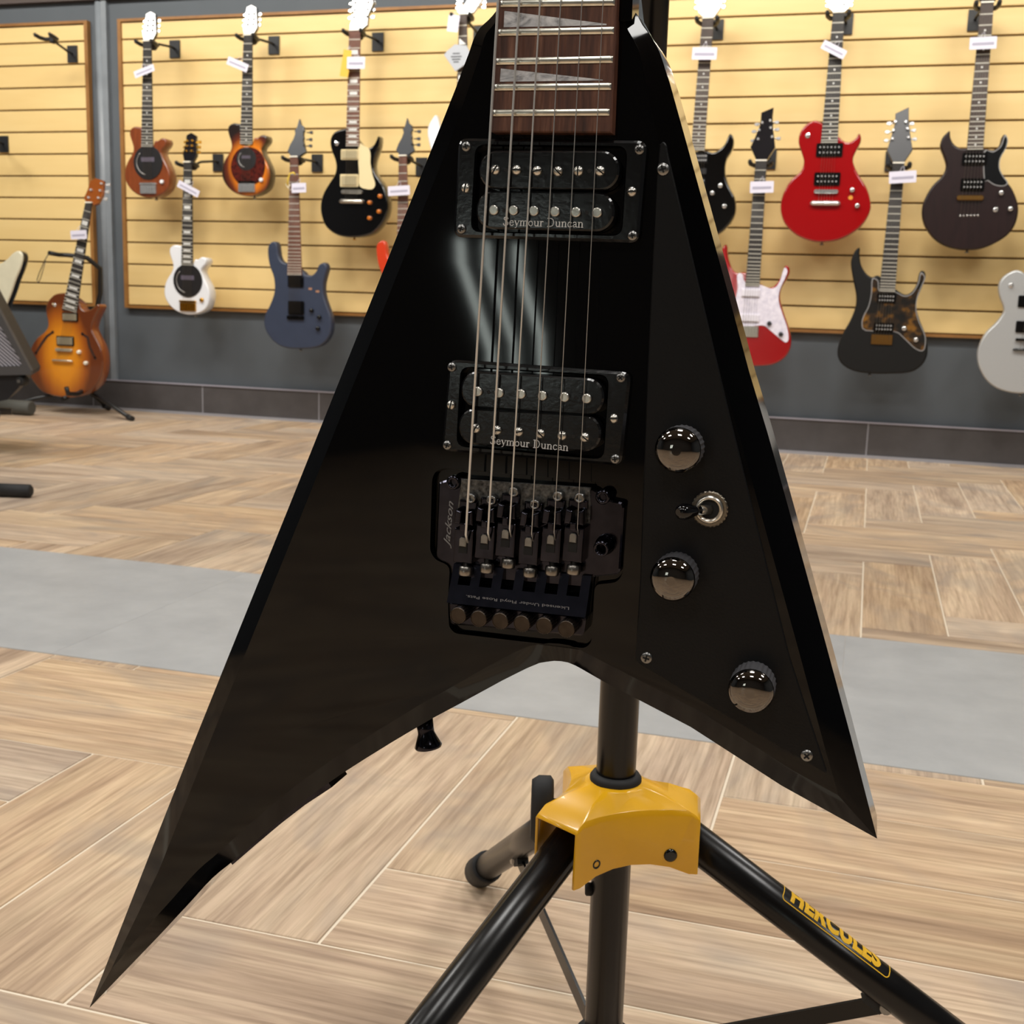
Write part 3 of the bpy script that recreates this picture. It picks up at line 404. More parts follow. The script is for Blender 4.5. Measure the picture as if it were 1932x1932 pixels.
# ------------------------------------------------------------------ slat wall panels
def slat_panel(x0, x1, label):
    root = thing('slatwall_panel', ((x0+x1)/2, YB+.012, .4857), label, 'wall panel')
    zs = [.4857+.012]+[.588+.0998*k for k in range(12)]+[1.773-.012]
    cx = (x0+x1)/2
    MB().box((0, 0, .644), (x1-x0-.02, .006, 1.26)).build('backing', mat('groove_brown', '#5e431f', .8), root)  # brown board that shows through the slat gaps
    for a, b in zip(zs[:-1], zs[1:]):
        h = b-a-.0066; w2 = x1-x0-.036; c = .002
        p = [(-.014, -h/2), (-.014+c, -h/2-.0), (.0, -h/2), (.0, h/2), (-.014+c, h/2), (-.014, h/2-c)]
        prof = [(-.013, -h/2+c), (-.013+c, -h/2), (0, -h/2), (0, h/2), (-.013+c, h/2), (-.013, h/2-c)]
        mb = MB(); mb.loops([[(-w2/2, y, z) for y, z in prof], [(w2/2, y, z) for y, z in prof]], smooth=False)
        o = mb.build('slat', SLAT, root); o.location = (0, 0, (a+b)/2-.4857)
    for xx in (x0+.009, x1-.009): MB().box((xx-cx, -.010, .6437), (.018, .026, 1.2873)).build('edge_strip', EDGE, root)
    for zz in (.006, 1.2813): MB().box((0, -.010, zz), (x1-x0-.036, .026, .012)).build('edge_strip', EDGE, root)
slat_panel(-3.376, 2.6, 'wide yellow slat wall panel behind the two long rows of guitars')
slat_panel(-5.3, -3.535, 'yellow slat wall panel in the left corner beyond the grey post')
# ------------------------------------------------------------------ guitars on the wall
def body_mb(outl, T, r=.006, k=4):
    o = ccw(smoothc(mm(outl), k)); i1 = inset(o, r*.35); i2 = inset(o, r)
    ls = [[(x, y, -T) for x, y in i2], [(x, y, -T+r*.35) for x, y in i1], [(x, y, -T+r) for x, y in o], [(x, y, -r) for x, y in o], [(x, y, -r*.35) for x, y in i1], [(x, y, 0) for x, y in i2]]
    mb = MB(); mb.loops(ls, smooth=True); mb.mi = [1]*len(mb.f)
    n = len(o); nc = (len(mb.f)-5*n)//2
    for k2 in range(n*3, n*5): mb.mi[k2] = 0
    for k2 in range(len(mb.f)-nc, len(mb.f)): mb.mi[k2] = 0
    return mb
def rect(p): xs = sorted((p[0][0], p[1][0])); ys = sorted((p[0][1], p[1][1])); return [c/1000 for c in (xs[0], ys[0], xs[1], ys[1])]
def guitar(name, D, label, M, group=None, T=.042, frets=22, inl='dot', pos=None, rot=(PI/2, 0, 0), cat='guitar'):
    root = thing(name, pos or D['pos'], label, cat, group, rot)
    if isinstance(M['top'], str): pass
    body_mb(D['body'], T).build('body', None, root, [M['top'], M.get('side', M['top'])])
    nk = mm(D['neck']); a, b, c, d = [Vector(p) for p in nk]           # nut left/right, end left/right
    zt = .007
    # neck wood
    mb = MB(); back = [(c+(d-c)*.06), (d+(c-d)*.06), (b+(a-b)*.06), (a+(b-a)*.06)]
    mb.loops([[(p.x, p.y, zt-.006) for p in back], [(p.x*.5+q.x*.5+(p.x-q.x)*.3, p.y, zt-.02) for p, q in zip(back, [back[1], back[0], back[3], back[2]])]], smooth=False)
    mb.build('neck', M['neck'], root)
    fb = MB().prism([tuple(c), tuple(d), tuple(b), tuple(a)], zt-.006, zt, .0008).build('fretboard', M['fb'], root)
    nt_, en = (a+b)/2, (c+d)/2; Ls = 1/(1-2**(-frets/12)); u = (b-a).normalized(); ax = en-nt_
    ang = math.atan2(ax.y, ax.x)+PI/2
    at = lambda t: nt_+ax*t
    wd = lambda t: ((b-a).length*(1-t)+(d-c).length*t)
    fm = None
    pp = 0
    for i in range(1, frets+1):
        t = (1-2**(-i/12))*Ls; p = at(min(t, .995))
        o = MB().box((0, 0, 0), (wd(t)*.98, .0034, .0014)).build('fret', BFRET, fb) if fm is None else link('fret', fm, fb)
        if fm is None: fm = o.data; w0 = wd(t)
        o.location = (p.x, p.y, zt); o.rotation_euler.z = ang; o.scale.x = wd(t)/w0
        if i in (3, 5, 7, 9, 12, 15, 17, 19, 21) and inl:
            m_ = at((t+pp)/2); gap = (t-pp)*ax.length
            if inl == 'dot':
                o = MB().cyl((0, 0, -.0005), (0, 0, .0006), .0032, 10).build('inlay', M.get('inl', PEARLW), fb); o.location = (m_.x, m_.y, zt)
            elif inl == 'fin':
                w_ = wd(t)*.36; h_ = gap*.33; o = MB().prism([(-w_, -h_), (w_, -h_), (-w_, h_)], -.0005, .0006).build('inlay', PEARLW, fb); o.location = (m_.x, m_.y, zt); o.rotation_euler.z = ang
            else:
                o = MB().box((0, 0, 0), (wd(t)*.62, gap*.55, .0012)).build('inlay', PEARLW, fb); o.location = (m_.x, m_.y, zt); o.rotation_euler.z = ang
        pp = t
    MB().box((nt_.x, nt_.y+.001, zt-.001), ((b-a).length, .005, .008)).build('nut', mat('bone_nut', '#e9e4d6', .4), root)
    if 'head' in D:
        hd = MB().prism(mm(D['head']), -.016, -.001, .0012).build('headstock', M['head'], root)
        TILT = Matrix.Translation((0, nt_.y, -.001)) @ Matrix.Rotation(math.radians(M.get('tilt', -11)), 4, 'X') @ Matrix.Translation((0, -nt_.y, .001)); hd.matrix_local = TILT
        hx = [p[0] for p in mm(D['head'])]; hy = [p[1] for p in mm(D['head'])]
        if 'pegs' in D: pegs = mm(D['pegs'])
        else:
            y0, y1 = min(hy), max(hy); cx = sum(hx)/len(hx); hw = (max(hx)-min(hx))/2
            pegs = [(cx+sx*hw*1.02, y0+(y1-y0)*f) for sx in (-1, 1) for f in (.34, .52, .70)]
        cx = (a.x+b.x)/2
        for p in pegs:
            s_ = 1 if p[0] > sum(hx)/len(hx) else -1
            mb = MB(); mb.cyl((p[0]-s_*.022, p[1], -.001), (p[0]-s_*.022, p[1], .008), .0045, 12); mb.cyl((p[0]-s_*.02, p[1], -.016), (p[0]-s_*.005, p[1], -.016), .0025, 8)
            mb.prism(smoothc([(p[0]-.007, p[1]-.004), (p[0]+.007, p[1]-.006), (p[0]+.007, p[1]+.006), (p[0]-.007, p[1]+.004)], 3), -.019, -.013, .001)
            mb.build('tuning_peg', M.get('peg', CHRO), hd)
    if 'guard' in D and 'gedge' in M: MB().prism(smoothc(inset(ccw(mm(D['guard'])), -.0028), 3), 0, .0014).build('pickguard_edge', M['gedge'], root)
    if 'guard' in D: MB().prism(smoothc(mm(D['guard']), 3), 0, .0022, .0006).build('pickguard', M['guard'], root)
    zb = .0045
    for q in D.get('pups', []):
        x0, y0, x1, y1 = rect(q); ins = .12*(y1-y0)
        pu = MB().prism(rrect(x0, y0, x1, y1, .004), 0, .006, .001).build('pickup', M['ring'], root)
        MB().prism(rrect(x0+ins, y0+ins, x1-ins, y1-ins, .003), .004, .0095, .001).build('pickup_cover', M['cover'], pu)
        if M.get('poles', True):
            for fy in (.3, .7):
                mb = MB()
                for i in range(6): xx = x0+ins+(x1-x0-2*ins)*(.1+.16*i); mb.cyl((xx, y0+(y1-y0)*fy, .008), (xx, y0+(y1-y0)*fy, .0106), .0027, 8)
                o = mb.build('pole_row', POLE, pu); o['kind'] = 'stuff'
    if 'mid' in D:
        x0, y0, x1, y1 = rect(D['mid']); MB().prism(rrect(x0, y0, x1, y1, .004), 0, .008, .002).build('single_coil_pickup', M['cover'], root)
    if 'bridge' in D:
        x0, y0, x1, y1 = rect(D['bridge'])
        if M.get('trem'):
            br = MB().prism(rrect(x0, y0, x1, y1, .003), 0, .006, .001).build('bridge', M['bridge'], root)
            for i in range(6): xx = x0+(x1-x0)*(.1+.16*i); MB().box((xx, y0+(y1-y0)*.62, .009), ((x1-x0)*.12, (y1-y0)*.6, .007)).build('saddle', M['bridge'], br)
        else:
            br = MB().prism(rrect(x0, y0, x1, y1, (y1-y0)*.45), .003, .011, .0015).build('bridge', M['bridge'], root)
            mb = MB(); [mb.cyl((xx, (y0+y1)/2, 0), (xx, (y0+y1)/2, .009), .005, 12) for xx in (x0+.006, x1-.006)]; mb.build('bridge_post', M['bridge'], br)
            for i in range(6): xx = x0+(x1-x0)*(.16+.136*i); MB().box((xx, (y0+y1)/2, .0115), (.006, (y1-y0)*.7, .004)).build('saddle', M['bridge'], br)
    if 'tail' in D:
        x0, y0, x1, y1 = rect(D['tail']); yc = (y0+y1)/2; r = (y1-y0)*.42
        tp = MB().tube([(x0, yc, .006), (x0+.008, yc+.001, .009), ((x0+x1)/2, yc+.001, .010), (x1-.008, yc+.001, .009), (x1, yc, .006)], [r*.6, r, r, r, r*.6], 10).build('tailpiece', M['bridge'], root)
    if 'bar' in D: x0, y0, x1, y1 = rect(D['bar']); MB().prism(rrect(x0, y0, x1, y1, .004), 0, .007, .002).build('saddle_bar', M['bridge'], root)
    if 'ferr' in D:
        x0, y0, x1, y1 = rect(D['ferr'])
        for i in range(6): xx = x0+(x1-x0)*i/5; MB().lathe((xx, y0+(y1-y0)*i/5, 0), (0, 0, 1), [(0, .004), (.0015, .004), (.0025, .002)], 10).build('string_ferrule', CHRO, root)
    for p in mm(D.get('knobs', [])):
        kn = MB().lathe((p[0], p[1], 0), (0, 0, 1), [(0, .0095), (.004, .0092), (.011, .0085), (.0135, .0075), (.014, .004)], 16).build('control_knob', M['knob'], root)
    for p in mm(D.get('switch', [])):
        sw = MB().lathe((p[0], p[1], 0), (0, 0, 1), [(0, .009), (.002, .009), (.003, .006), (.0035, .003)], 16).build('switch', CHRO, root)
        MB().tube([(p[0], p[1], .002), (p[0]+.002, p[1]+.003, .012), (p[0]+.004, p[1]+.005, .018)], [.0015, .002, .0035], 8).build('switch_tip', M.get('tip', CHRO), sw)
    # six strings run from the headstock to the bridge
    yb = None
    for k_ in ('tail', 'bridge'):
        if k_ in D: r_ = rect(D[k_]); yb = (r_[1]+r_[3])/2; xb = (r_[0]+r_[2])/2; wb = min(.05, (r_[2]-r_[0])*.72); break
    if 'ferr' in D: r_ = rect(D['ferr']); yb = (r_[1]+r_[3])/2; xb = (r_[0]+r_[2])/2; wb = r_[2]-r_[0]
    if yb is not None and M.get('strings', True):
        for i in range(6):
            f = i/5-.5; p0 = Vector((xb+wb*f, yb, .012)); p1 = Vector((nt_.x+(b-a).length*.8*f, nt_.y, zt+.0016))
            MB().cyl(p0, p1, .0006-.00005*i, 5).build('string', STRM, root)
    ys = min(p[1] for p in D['body'])/1000; xs = [p[0] for p in D['body'] if p[1] == min(q[1] for q in D['body'])][0]/1000
    MB().lathe((xs, ys+.001, -T/2), (0, -1, 0), [(0, .004), (.006, .0035), (.008, .007), (.011, .007)], 12).build('strap_button', M.get('button', STEEL), root)
    return root
BFRET = mat('bright_fret', '#cdc9bc', .35, .35); POLE = mat('bright_pole', '#c4c4c4', .3, .4)
PEARLW = mat('white_pearl_inlay', '#e3e3e0', .3); STRM = mat('thin_steel_string', '#77746e', .35, .8)
EBON = mat('dark_fingerboard', '#282423', .5, noise=.2, scale=60); ROSB = mat('brown_fingerboard', '#6b4436', .5, noise=.2, scale=60)
GREYF = mat('grey_brown_fingerboard', '#443731', .5, noise=.2, scale=60)
MAPLE = mat('maple_neck', '#b58a55', .4); GOLD = mat('gold_metal', '#d8a13a', .2, 1); CREAM = mat('cream_plastic', '#d8c79c', .35)
BLKG = mat('black_gloss_paint', '#070606', .1, coat=1); WHTG = mat('white_gloss_paint', '#dfe1e6', .25, coat=1)
GLAREH = mat('glossy_black_headstock', '#15151a', .08, coat=1)
# three small travel guitars
PB = G_sun
def pignose(name, pos, label, top, side, guard, fb, head, brid, knob, peg, disc_big, inl):
    D = dict(body=[[q[0]*1.035-1, q[1]] for q in PB['body']], neck=PB['neck'], head=PB['head'], pos=pos)
    if not disc_big: D['guard'] = PB['guard']
    r = guitar(name, D, label, dict(top=top, side=side, neck=MAPLE, fb=fb, head=head, guard=guard, ring=BLKP, cover=BLKP, peg=peg, strings=False), 'small travel guitars on the slat wall', T=.06, inl=inl)
    dc = mm(PB['disc']); bd = mm(PB['bigdisc']); c_, rr = (dc[0], (Vector(dc[1])-Vector(dc[0])).length) if not disc_big else ((dc[0][0]+.002, dc[0][1]-.004), (Vector(bd[1])-Vector(bd[0])).length*.98)
    sp = MB().prism(circ(c_[0], c_[1], rr, 32), 0, .0034, .0006).build('speaker_cover', mat('black_speaker_cloth', '#141214', .45), r)
    arc = [(c_[0]-rr*.05+rr*.72*math.cos(t), c_[1]+rr*.72*math.sin(t), .004) for t in [math.radians(130+i*10) for i in range(14)]]
    MB().tube(arc, .0012, 6).build('highlight_arc', mat('highlight_silver', '#c9c6c2', .3, .6), sp)  # bright arc imitates the crescent highlight on the round cover
    MB().box((c_[0], c_[1]+rr*.18, .0036), (rr*.9, rr*.26, .0006)).build('name_band', mat('mauve_band', '#57505e', .5), sp)
    x0, y0, x1, y1 = rect(PB['bridge']); br = MB().prism(rrect(x0, y0, x1, y1, .003), 0, .008, .001).build('bridge', brid, r)
    for i in range(6): MB().box((x0+(x1-x0)*(.1+.16*i), (y0+y1)/2, .010), (.0035, (y1-y0)*.75, .005)).build('saddle', brid, br)
    x0, y0, x1, y1 = rect(PB['bar']); MB().prism(rrect(x0, y0+.002, x1, y1-.002, .004), 0, .008, .0015).build('saddle_bar', brid if disc_big else BLKP, r)
    k = mm(PB['knob'])[0]; MB().lathe((k[0], k[1], 0), (0, 0, 1), [(0, .0095), (.008, .009), (.011, .006)], 16).build('control_knob', knob, r)
    for i in range(6):
        f = i/5-.5; MB().cyl(((x0+x1)/2+.04*f, y0, .010), ((PB['neck'][0][0]+PB['neck'][1][0])/2000+.034*f, PB['neck'][0][1]/1000, .009), .0005, 5).build('string', STRM, r)
    return r
MAH = ramp_mat('mahogany_gloss', [(.3, '#642d11'), (.7, '#84411c')], (60, 8, 30), .3, coat=.8, rnd=False)
SBT = burst_mat('tobacco_sunburst', [(.0, '#e08a18'), (.62, '#cf7412'), (.84, '#5c2208'), (1.0, '#190a05')], .0, .125, .135, .17)
TORT = ramp_mat('tortoise_dark_red', [(.35, '#2a0c0a'), (.65, '#5c1f16')], (60, 60, 60), .2, coat=.6, rnd=False)
SDARK = mat('dark_burst_side', '#2a1710', .3, coat=.6)
pignose('travel_guitar', G_mahog['pos'], 'small mahogany brown travel guitar, leftmost hanging in the top row', MAH, MAH, None, EBON, GLAREH, CHRO, WHTG, CHRO, True, 'dot')
pignose('travel_guitar', G_sun['pos'], 'small tobacco sunburst travel guitar with dark red pickguard', SBT, SDARK, TORT, EBON, GLAREH, CHRO, WHTG, CHRO, False, 'dot')
pignose('travel_guitar', G_white['pos'], 'small white travel guitar with gold bridge and black round cover', WHTG, WHTG, None, EBON, GLAREH, GOLD, GOLD, GOLD, True, 'block')
# cream pickguard single cut
guitar('electric_guitar', G_lp, 'black single cut guitar with cream pickguard and four amber knobs', dict(top=BLKG, side=mat('black_side_cream_edge', '#3a352c', .25, coat=.6), neck=mat('cream_binding', '#cdbb92', .4), fb=ROSB, head=GLAREH, guard=CREAM, ring=CREAM, cover=mat('aged_nickel_cream', '#cfc09a', .3, .5), poles=False, bridge=NICK, knob=mat('amber_knob', '#b8661a', .2, coat=.7), button=GOLD), inl='block', T=.05)
SLB = mat('slate_blue_satin', '#2f374a', .42, noise=.06, scale=20)
r = guitar('electric_guitar', G_slate, 'slate blue double cut guitar with pointed headstock and black pickups', dict(top=SLB, neck=MAPLE, fb=ROSB, head=mat('dark_slate_headstock', '#23272e', .3, coat=.5), ring=BLKP, cover=BLKP, poles=False, bridge=BLKP, trem=True, knob=BLKP, peg=HANG), inl=None, frets=24)
for p in mm(G_slate['marks']):
    MB().prism(rrect(p[0]-.008, p[1]-.004, p[0]+.008, p[1]+.005, .002), 0, .0006).build('copper_mark', mat('copper_mark', '#b98a6c', .4, .4), r)
ORG = mat('orange_red_paint', '#c33a1c', .25, coat=.8)
D = dict(G_cort2)
guitar('electric_guitar', D, 'orange red guitar with pointed headstock, body mostly hidden behind the black guitar', dict(top=ORG, neck=MAPLE, fb=ROSB, head=mat('dark_slate_headstock', '#23272e', .3), ring=BLKP, cover=BLKP, poles=False, bridge=BLKP, trem=True, knob=BLKP, peg=HANG), inl=None, frets=24)
guitar('electric_guitar', dict(G_fin, pups=[]), 'white guitar with pale fin inlays on the neck, mostly hidden behind the black guitar', dict(top=WHTG, neck=WHTG, fb=GREYF, head=mat('glare_white_headstock', '#f2f2f2', .2, coat=1), ring=BLKP, cover=BLKP, bridge=BLKP, knob=BLKP, strings=False), inl='fin')  # headstock white has the overexposed lamp reflection put into its colour
guitar('electric_guitar', G_bs, 'glossy black double cut guitar just right of the stand pole', dict(top=BLKG, neck=MAPLE, fb=GREYF, head=mat('glare_cream_headstock', '#efe3c8', .3, coat=.8), ring=BLKP, cover=mat('bright_pickup_black', '#2a2a2c', .25), bridge=CHRO, trem=True, knob=CHRO, tip=CHRO), inl='dot', frets=24)  # pale headstock colour stands in for glare from the lamps
RED = mat('red_gloss_paint', '#8f060b', .16, coat=1); PRLG = ramp_mat('white_pearloid', [(.35, '#c9c4d4'), (.65, '#e4dfea')], (50, 50, 50), .3, rnd=False)
guitar('electric_guitar', G_rg, 'red double cut guitar with white pearl pickguard and white pickups', dict(top=RED, neck=MAPLE, fb=EBON, head=GLAREH, guard=PRLG, ring=mat('white_pickup', '#dcd8e2', .4), cover=mat('white_pickup', '#dcd8e2', .4), poles=False, bridge=NICK, trem=True, knob=mat('dark_grey_knob', '#3a3a3e', .3, .6)), inl=None, frets=24)
r = guitar('electric_guitar', G_ec, 'red single cut guitar with black pickups and chrome hardware', dict(top=RED, neck=mat('dark_neck', '#2a1512', .3), fb=EBON, head=mat('mirror_black_headstock', '#2a2a2e', .05, .6, coat=1), ring=BLKP, cover=BLKP, bridge=CHRO, knob=CHRO), inl='dot', frets=22, T=.048)
p = mm(G_ec['mark'])[0]; MB().prism(circ(p[0], p[1], .008, 14), 0, .0006).build('gold_sticker', mat('gold_sticker', '#d08a2c', .5), r)
MBLK = mat('matte_black_paint', '#0b0b0b', .5, bump=.2, scale=300, spec=.3)
TORB = ramp_mat('brown_black_tortoise', [(.42, '#191817'), (.54, '#33261a'), (.66, '#78521f')], (18, 18, 18), .25, coat=.6, rnd=False, detail=2)
guitar('electric_guitar', G_tort, 'matte black double cut guitar with brown tortoise pickguard', dict(top=MBLK, neck=MAPLE, fb=EBON, head=mat('grey_black_headstock', '#2a2a2e', .35), guard=TORB, gedge=mat('grey_guard_edge', '#8d8c8c', .4), ring=BLKP, cover=BLKP, bridge=mat('bronze_metal', '#9a7440', .3, 1), trem=True, knob=CHRO), inl=None, frets=24)
BURG = ramp_mat('burgundy_satin', [(.3, '#160808'), (.7, '#221010')], (60, 8, 30), .32, rnd=False)
guitar('electric_guitar', G_burg, 'dark burgundy round bodied guitar with black pickguard, rightmost of the top row', dict(top=BURG, neck=MAPLE, fb=GREYF, head=GLAREH, guard=mat('black_guard', '#101113', .2, coat=.5), gedge=mat('grey_guard_edge', '#8d8c8c', .4), ring=BLKP, cover=BLKP, bridge=mat('bronze_metal', '#9a7440', .3, 1), knob=CHRO), inl='dot', T=.045)
SILV = mat('silver_sparkle_paint', '#b6b8b9', .3, .35, noise=.10, scale=500)
guitar('electric_guitar', G_silver, 'silver single cut guitar with black hardware at the right edge', dict(top=SILV, neck=mat('dark_neck', '#2a1512', .3), fb=EBON, head=GLAREH, ring=BLKP, cover=BLKP, poles=False, bridge=BLKP, knob=BLKP), inl='block')
# semi hollow on a floor stand
HB = burst_mat('honey_sunburst', [(.0, '#df951f'), (.5, '#d08212'), (.8, '#9c520c'), (1.0, '#5e2a07')], .0, .19, .16, .25)
r = guitar('semi_hollow_guitar', G_semi, 'honey sunburst semi hollow guitar leaning on a floor stand by the grey post', dict(top=HB, side=mat('brown_burst_side', '#8a4a1e', .3, coat=.8), neck=mat('brown_neck', '#6e3c1c', .3), fb=EBON, head=mat('burst_headstock', '#84430f', .25, coat=.8), ring=BLKP, cover=mat('nickel_cover', '#a59c86', .35, .5), poles=False, bridge=mat('bright_nickel', '#c9c2b0', .3, .7), knob=mat('ivory_knob', '#e3dccb', .25), peg=mat('bright_peg', '#e8e8e8', .2, .6), tip=CREAM), inl='block', T=.06)
for q in (G_semi['fl'], G_semi['fr']):
    path = mm(q); mb = MB(); P4 = [Vector(p) for p in path]; pts = []
    for i in range(len(P4)-1):
        for t in (0, .34, .67): pts.append(P4[i].lerp(P4[i+1], t))
    pts.append(P4[-1])
    l_ = []; r2 = []
    for i, p in enumerate(pts):
        d = (pts[min(i+1, len(pts)-1)]-pts[max(i-1, 0)]).normalized(); nn = Vector((-d.y, d.x)); wv = .0045*(1+.4*math.sin(i/len(pts)*PI)); l_.append(tuple(p+nn*wv)); r2.append(tuple(p-nn*wv))
    mb.prism(l_+r2[::-1], 0, .0007)
    for e in (pts[0], pts[-1]): mb.cyl((e.x, e.y, 0), (e.x, e.y, .0007), .0075, 14)
    mb.build('sound_hole', mat('dark_f_hole', '#2a1206', .7), r)
# cream guitar at the left edge
D = dict(body=G_cream['body'], pos=G_cream['pos'])
root = thing('electric_guitar', G_cream['pos'], 'cream guitar with pointed wing and black sides at the left edge', 'guitar', None, (PI/2, 0, 0))
body_mb(D['body'], .045, .007).build('body', None, root, [mat('aged_cream_paint', '#cfcab2', .35, coat=.5, noise=.06, scale=14), BLKG])
MB().prism(smoothc([(-.28, .05), (-.1, .06), (-.05, .0), (-.1, -.04), (-.25, -.05)], 3), 0, .0022).build('pickguard', mat('black_guard', '#101113', .2), root)
for xx in (-.2, -.26): 
    pu = MB().prism(rrect(xx-.018, -.03, xx+.018, .05, .004), 0, .009, .001).build('pickup', CHRO, root)
MB().box((-.5, .01, -.004), (.5, .05, .022)).build('neck', ROSB, root)
# ------------------------------------------------------------------ price tags
def price_tag(k, label, nm='price_tag', m=PAPER, strip=True, group='price tags on the guitar necks', sub=True):
    x, y, z, w_, h_, a = TG[k]
    root = thing(nm, (x, y, z), label, 'tag', group, (PI/2, 0, 0))
    root.rotation_euler = (PI/2, -math.radians(a), 0)
    MB().prism(rrect(-w_/2, -h_/2, w_/2, h_/2, .003), -.0008, .0008).build('card', m, root)
    if strip:
        MB().box((0, -h_*.06, .0011), (w_*.8, h_*.22, .0006)).build('print_strip', PSTRIP, root)
    MB().tube([(-w_*.1, h_*.5, 0), (-w_*.05, h_*.5+.012, -.004), (w_*.02, h_*.5+.02, -.012), (w_*.06, h_*.5+.006, -.008), (w_*.05, h_*.49, 0)], .0008, 5).build('tag_string', PAPER, root)
    return root
for k, l in (('mahog', 'white price tag tilted up to the right on the mahogany travel guitar'), ('sun', 'white price tag sloping down left of the sunburst travel guitar neck'), ('white', 'white price tag sloping across the white travel guitar neck'),
             ('slate', 'small white price tag on the slate blue guitar neck'), ('lp', 'white price tag on the neck of the black guitar with cream pickguard'), ('cort2', 'white price tag on the orange red guitar neck, left of the big black guitar'),
             ('bs', 'white price tag on the neck of the glossy black guitar beside the pole'), ('rg', 'white price tag on the red guitar with the pearl pickguard'), ('ec', 'white price tag tilted down to the right on the red single cut guitar'),
             ('tort', 'white price tag on the matte black tortoise pickguard guitar'), ('burg', 'white price tag on the burgundy guitar neck'), ('semi', 'white price tag on the neck of the honey sunburst guitar')): price_tag(k, l)
price_tag('fin', 'plain white upright card hanging by the white fin inlay guitar', 'hang_card', strip=False, group=None)
price_tag('lpcard', 'yellow card hanging behind the price tag of the black cream pickguard guitar', 'hang_card', mat('yellow_card', '#d9ac3c', .6), False, None)
dm = thing('hang_tag', G_diamond['pos'], 'silver and black diamond shaped tag on the neck of the white fin inlay guitar', 'tag', None, (PI/2, 0, 0))
MB().prism(mm(G_diamond['out']), -.004, .0, .001).build('card', mat('silver_card', '#b9bcc2', .3, .4), dm)
for i, (yy, hw) in enumerate(((.014, .030), (.002, .044), (-.008, .036), (-.018, .022))): MB().box((.004, yy, .0004), (hw, .004, .0008)).build('dark_stripe', mat('dark_stripe', '#26272b', .4), dm)
t_ = thing('yellow_strap', (-2.384, 4.626, 1.04), 'small yellow ribbon looped on the slate blue guitar neck', 'ribbon')
MB().tube([(-.02, 0, -.02), (-.012, -.004, .01), (-.004, -.004, .03), (.012, -.004, .034), (.02, 0, .026)], .0035, 8).build('loop', mat('yellow_ribbon', '#e2c24a', .5), t_)
MB().tube([(-.02, 0, -.02), (-.024, -.002, -.012), (-.01, -.003, -.03), (-.005, -.002, -.012)], .002, 8).build('tail_end', mat('pale_ribbon', '#ece5cc', .5), t_)
# ------------------------------------------------------------------ wall hangers
GG = dict(mahog=G_mahog, sun=G_sun, white=G_white, slate=G_slate, lp=G_lp, cort2=G_cort2, fin=G_fin, bs=G_bs, rg=G_rg, ec=G_ec, tort=G_tort, burg=G_burg)
def hanger(k, label):
    x, z, xp, zp = HG[k]
    if k in GG: x = GG[k]['pos'][0] + sum(q[0] for q in (GG[k].get('neck') or PB['neck'])[:2])/2000
    if k in GG: z = GG[k]['pos'][2] + (GG[k].get('neck') or PB['neck'])[0][1]/1000 - .012
    root = thing('guitar_hanger', (xp, YB-.002, zp), label, 'wall hook', 'guitar hangers on the slat wall')
    MB().box((0, -.004, -.012), (.052, .006, .075)).build('bracket_plate', HANG, root)
    yy = 4.66-YB-.0; dz = z-zp; dx = x-xp
    MB().tube([(0, -.004, -.01), (0, -.03, -.008), (dx*.5, yy*.6, dz*.5), (dx, yy+.035, dz)], .0055, 8).build('arm', HANG, root)
    y_ = MB().lathe((dx, yy+.055, dz), (0, -1, 0), [(0, .010), (.006, .019), (.022, .019), (.028, .012)], 12).build('swivel_block', HANG, root)
    for s_ in (-1, 1):
        MB().tube([(dx+s_*.01, yy+.034, dz), (dx+s_*.030, yy+.028, dz-.002), (dx+s_*.038, yy-.002, dz), (dx+s_*.038, yy-.03, dz+.004), (dx+s_*.038, yy-.036, dz+.010)], [.008, .0085, .0085, .0085, .006], 8).build('fork', HANG, root)
    return root
for k, l in (('mahog', 'black hanger holding the mahogany travel guitar'), ('sun', 'black hanger holding the sunburst travel guitar'), ('white', 'black hanger holding the white travel guitar'), ('slate', 'black hanger holding the slate blue guitar'), ('lp', 'black hanger holding the black guitar with cream pickguard'),
             ('cort2', 'black hanger holding the orange red guitar with pointed headstock'), ('fin', 'black hanger holding the white fin inlay guitar'), ('bs', 'black hanger holding the glossy black guitar beside the pole'), ('rg', 'black hanger holding the red guitar with pearl pickguard'), ('ec', 'black hanger holding the red single cut guitar'),
             ('tort', 'black hanger holding the matte black tortoise pickguard guitar'), ('burg', 'black hanger holding the burgundy guitar'), ('empty', 'empty black hanger at the top of the left slat panel'), ('empty2', 'empty black hanger cut by the left edge of the picture')): hanger(k, l)
# the silver guitar's hanger is outside the picture
# ------------------------------------------------------------------ floor stand of the semi hollow guitar
gx, gy = -3.47, 4.62
st = thing('floor_guitar_stand', (gx, gy, 0), 'black folding floor stand under the honey sunburst guitar', 'guitar stand')
BS = mat('black_stand_metal', '#161617', .4)
sp = G_semi['pos']
MB().tube([(.0, .05, .14), (.02, .06, .30), (.08, .08, .55), (.09, .07, .66), (.06, .02, .705), (.03, -.0, .71)], .011, 10).build('upright', BS, st)
nk = MB(); nk.tube([(.035, .0, .71), (-.03, .0, .715), (-.055, -.03, .715), (-.06, -.085, .72)], .010, 8); nk.build('neck_fork', BS, st)
MB().tube([(-.06, -.085, .72), (-.075, -.095, .69), (-.105, -.1, .63), (-.118, -.1, .60), (-.112, -.1, .585), (-.098, -.1, .61), (-.072, -.095, .685)], .002, 6).build('retainer_cord', BS, st)
cr_ = MB(); cr_.tube([(0, .05, .15), (-.02, .0, .10), (-.02, -.06, .075), (-.02, -.08, .072)], .011, 8); cr_.build('cradle_arm', BS, st)
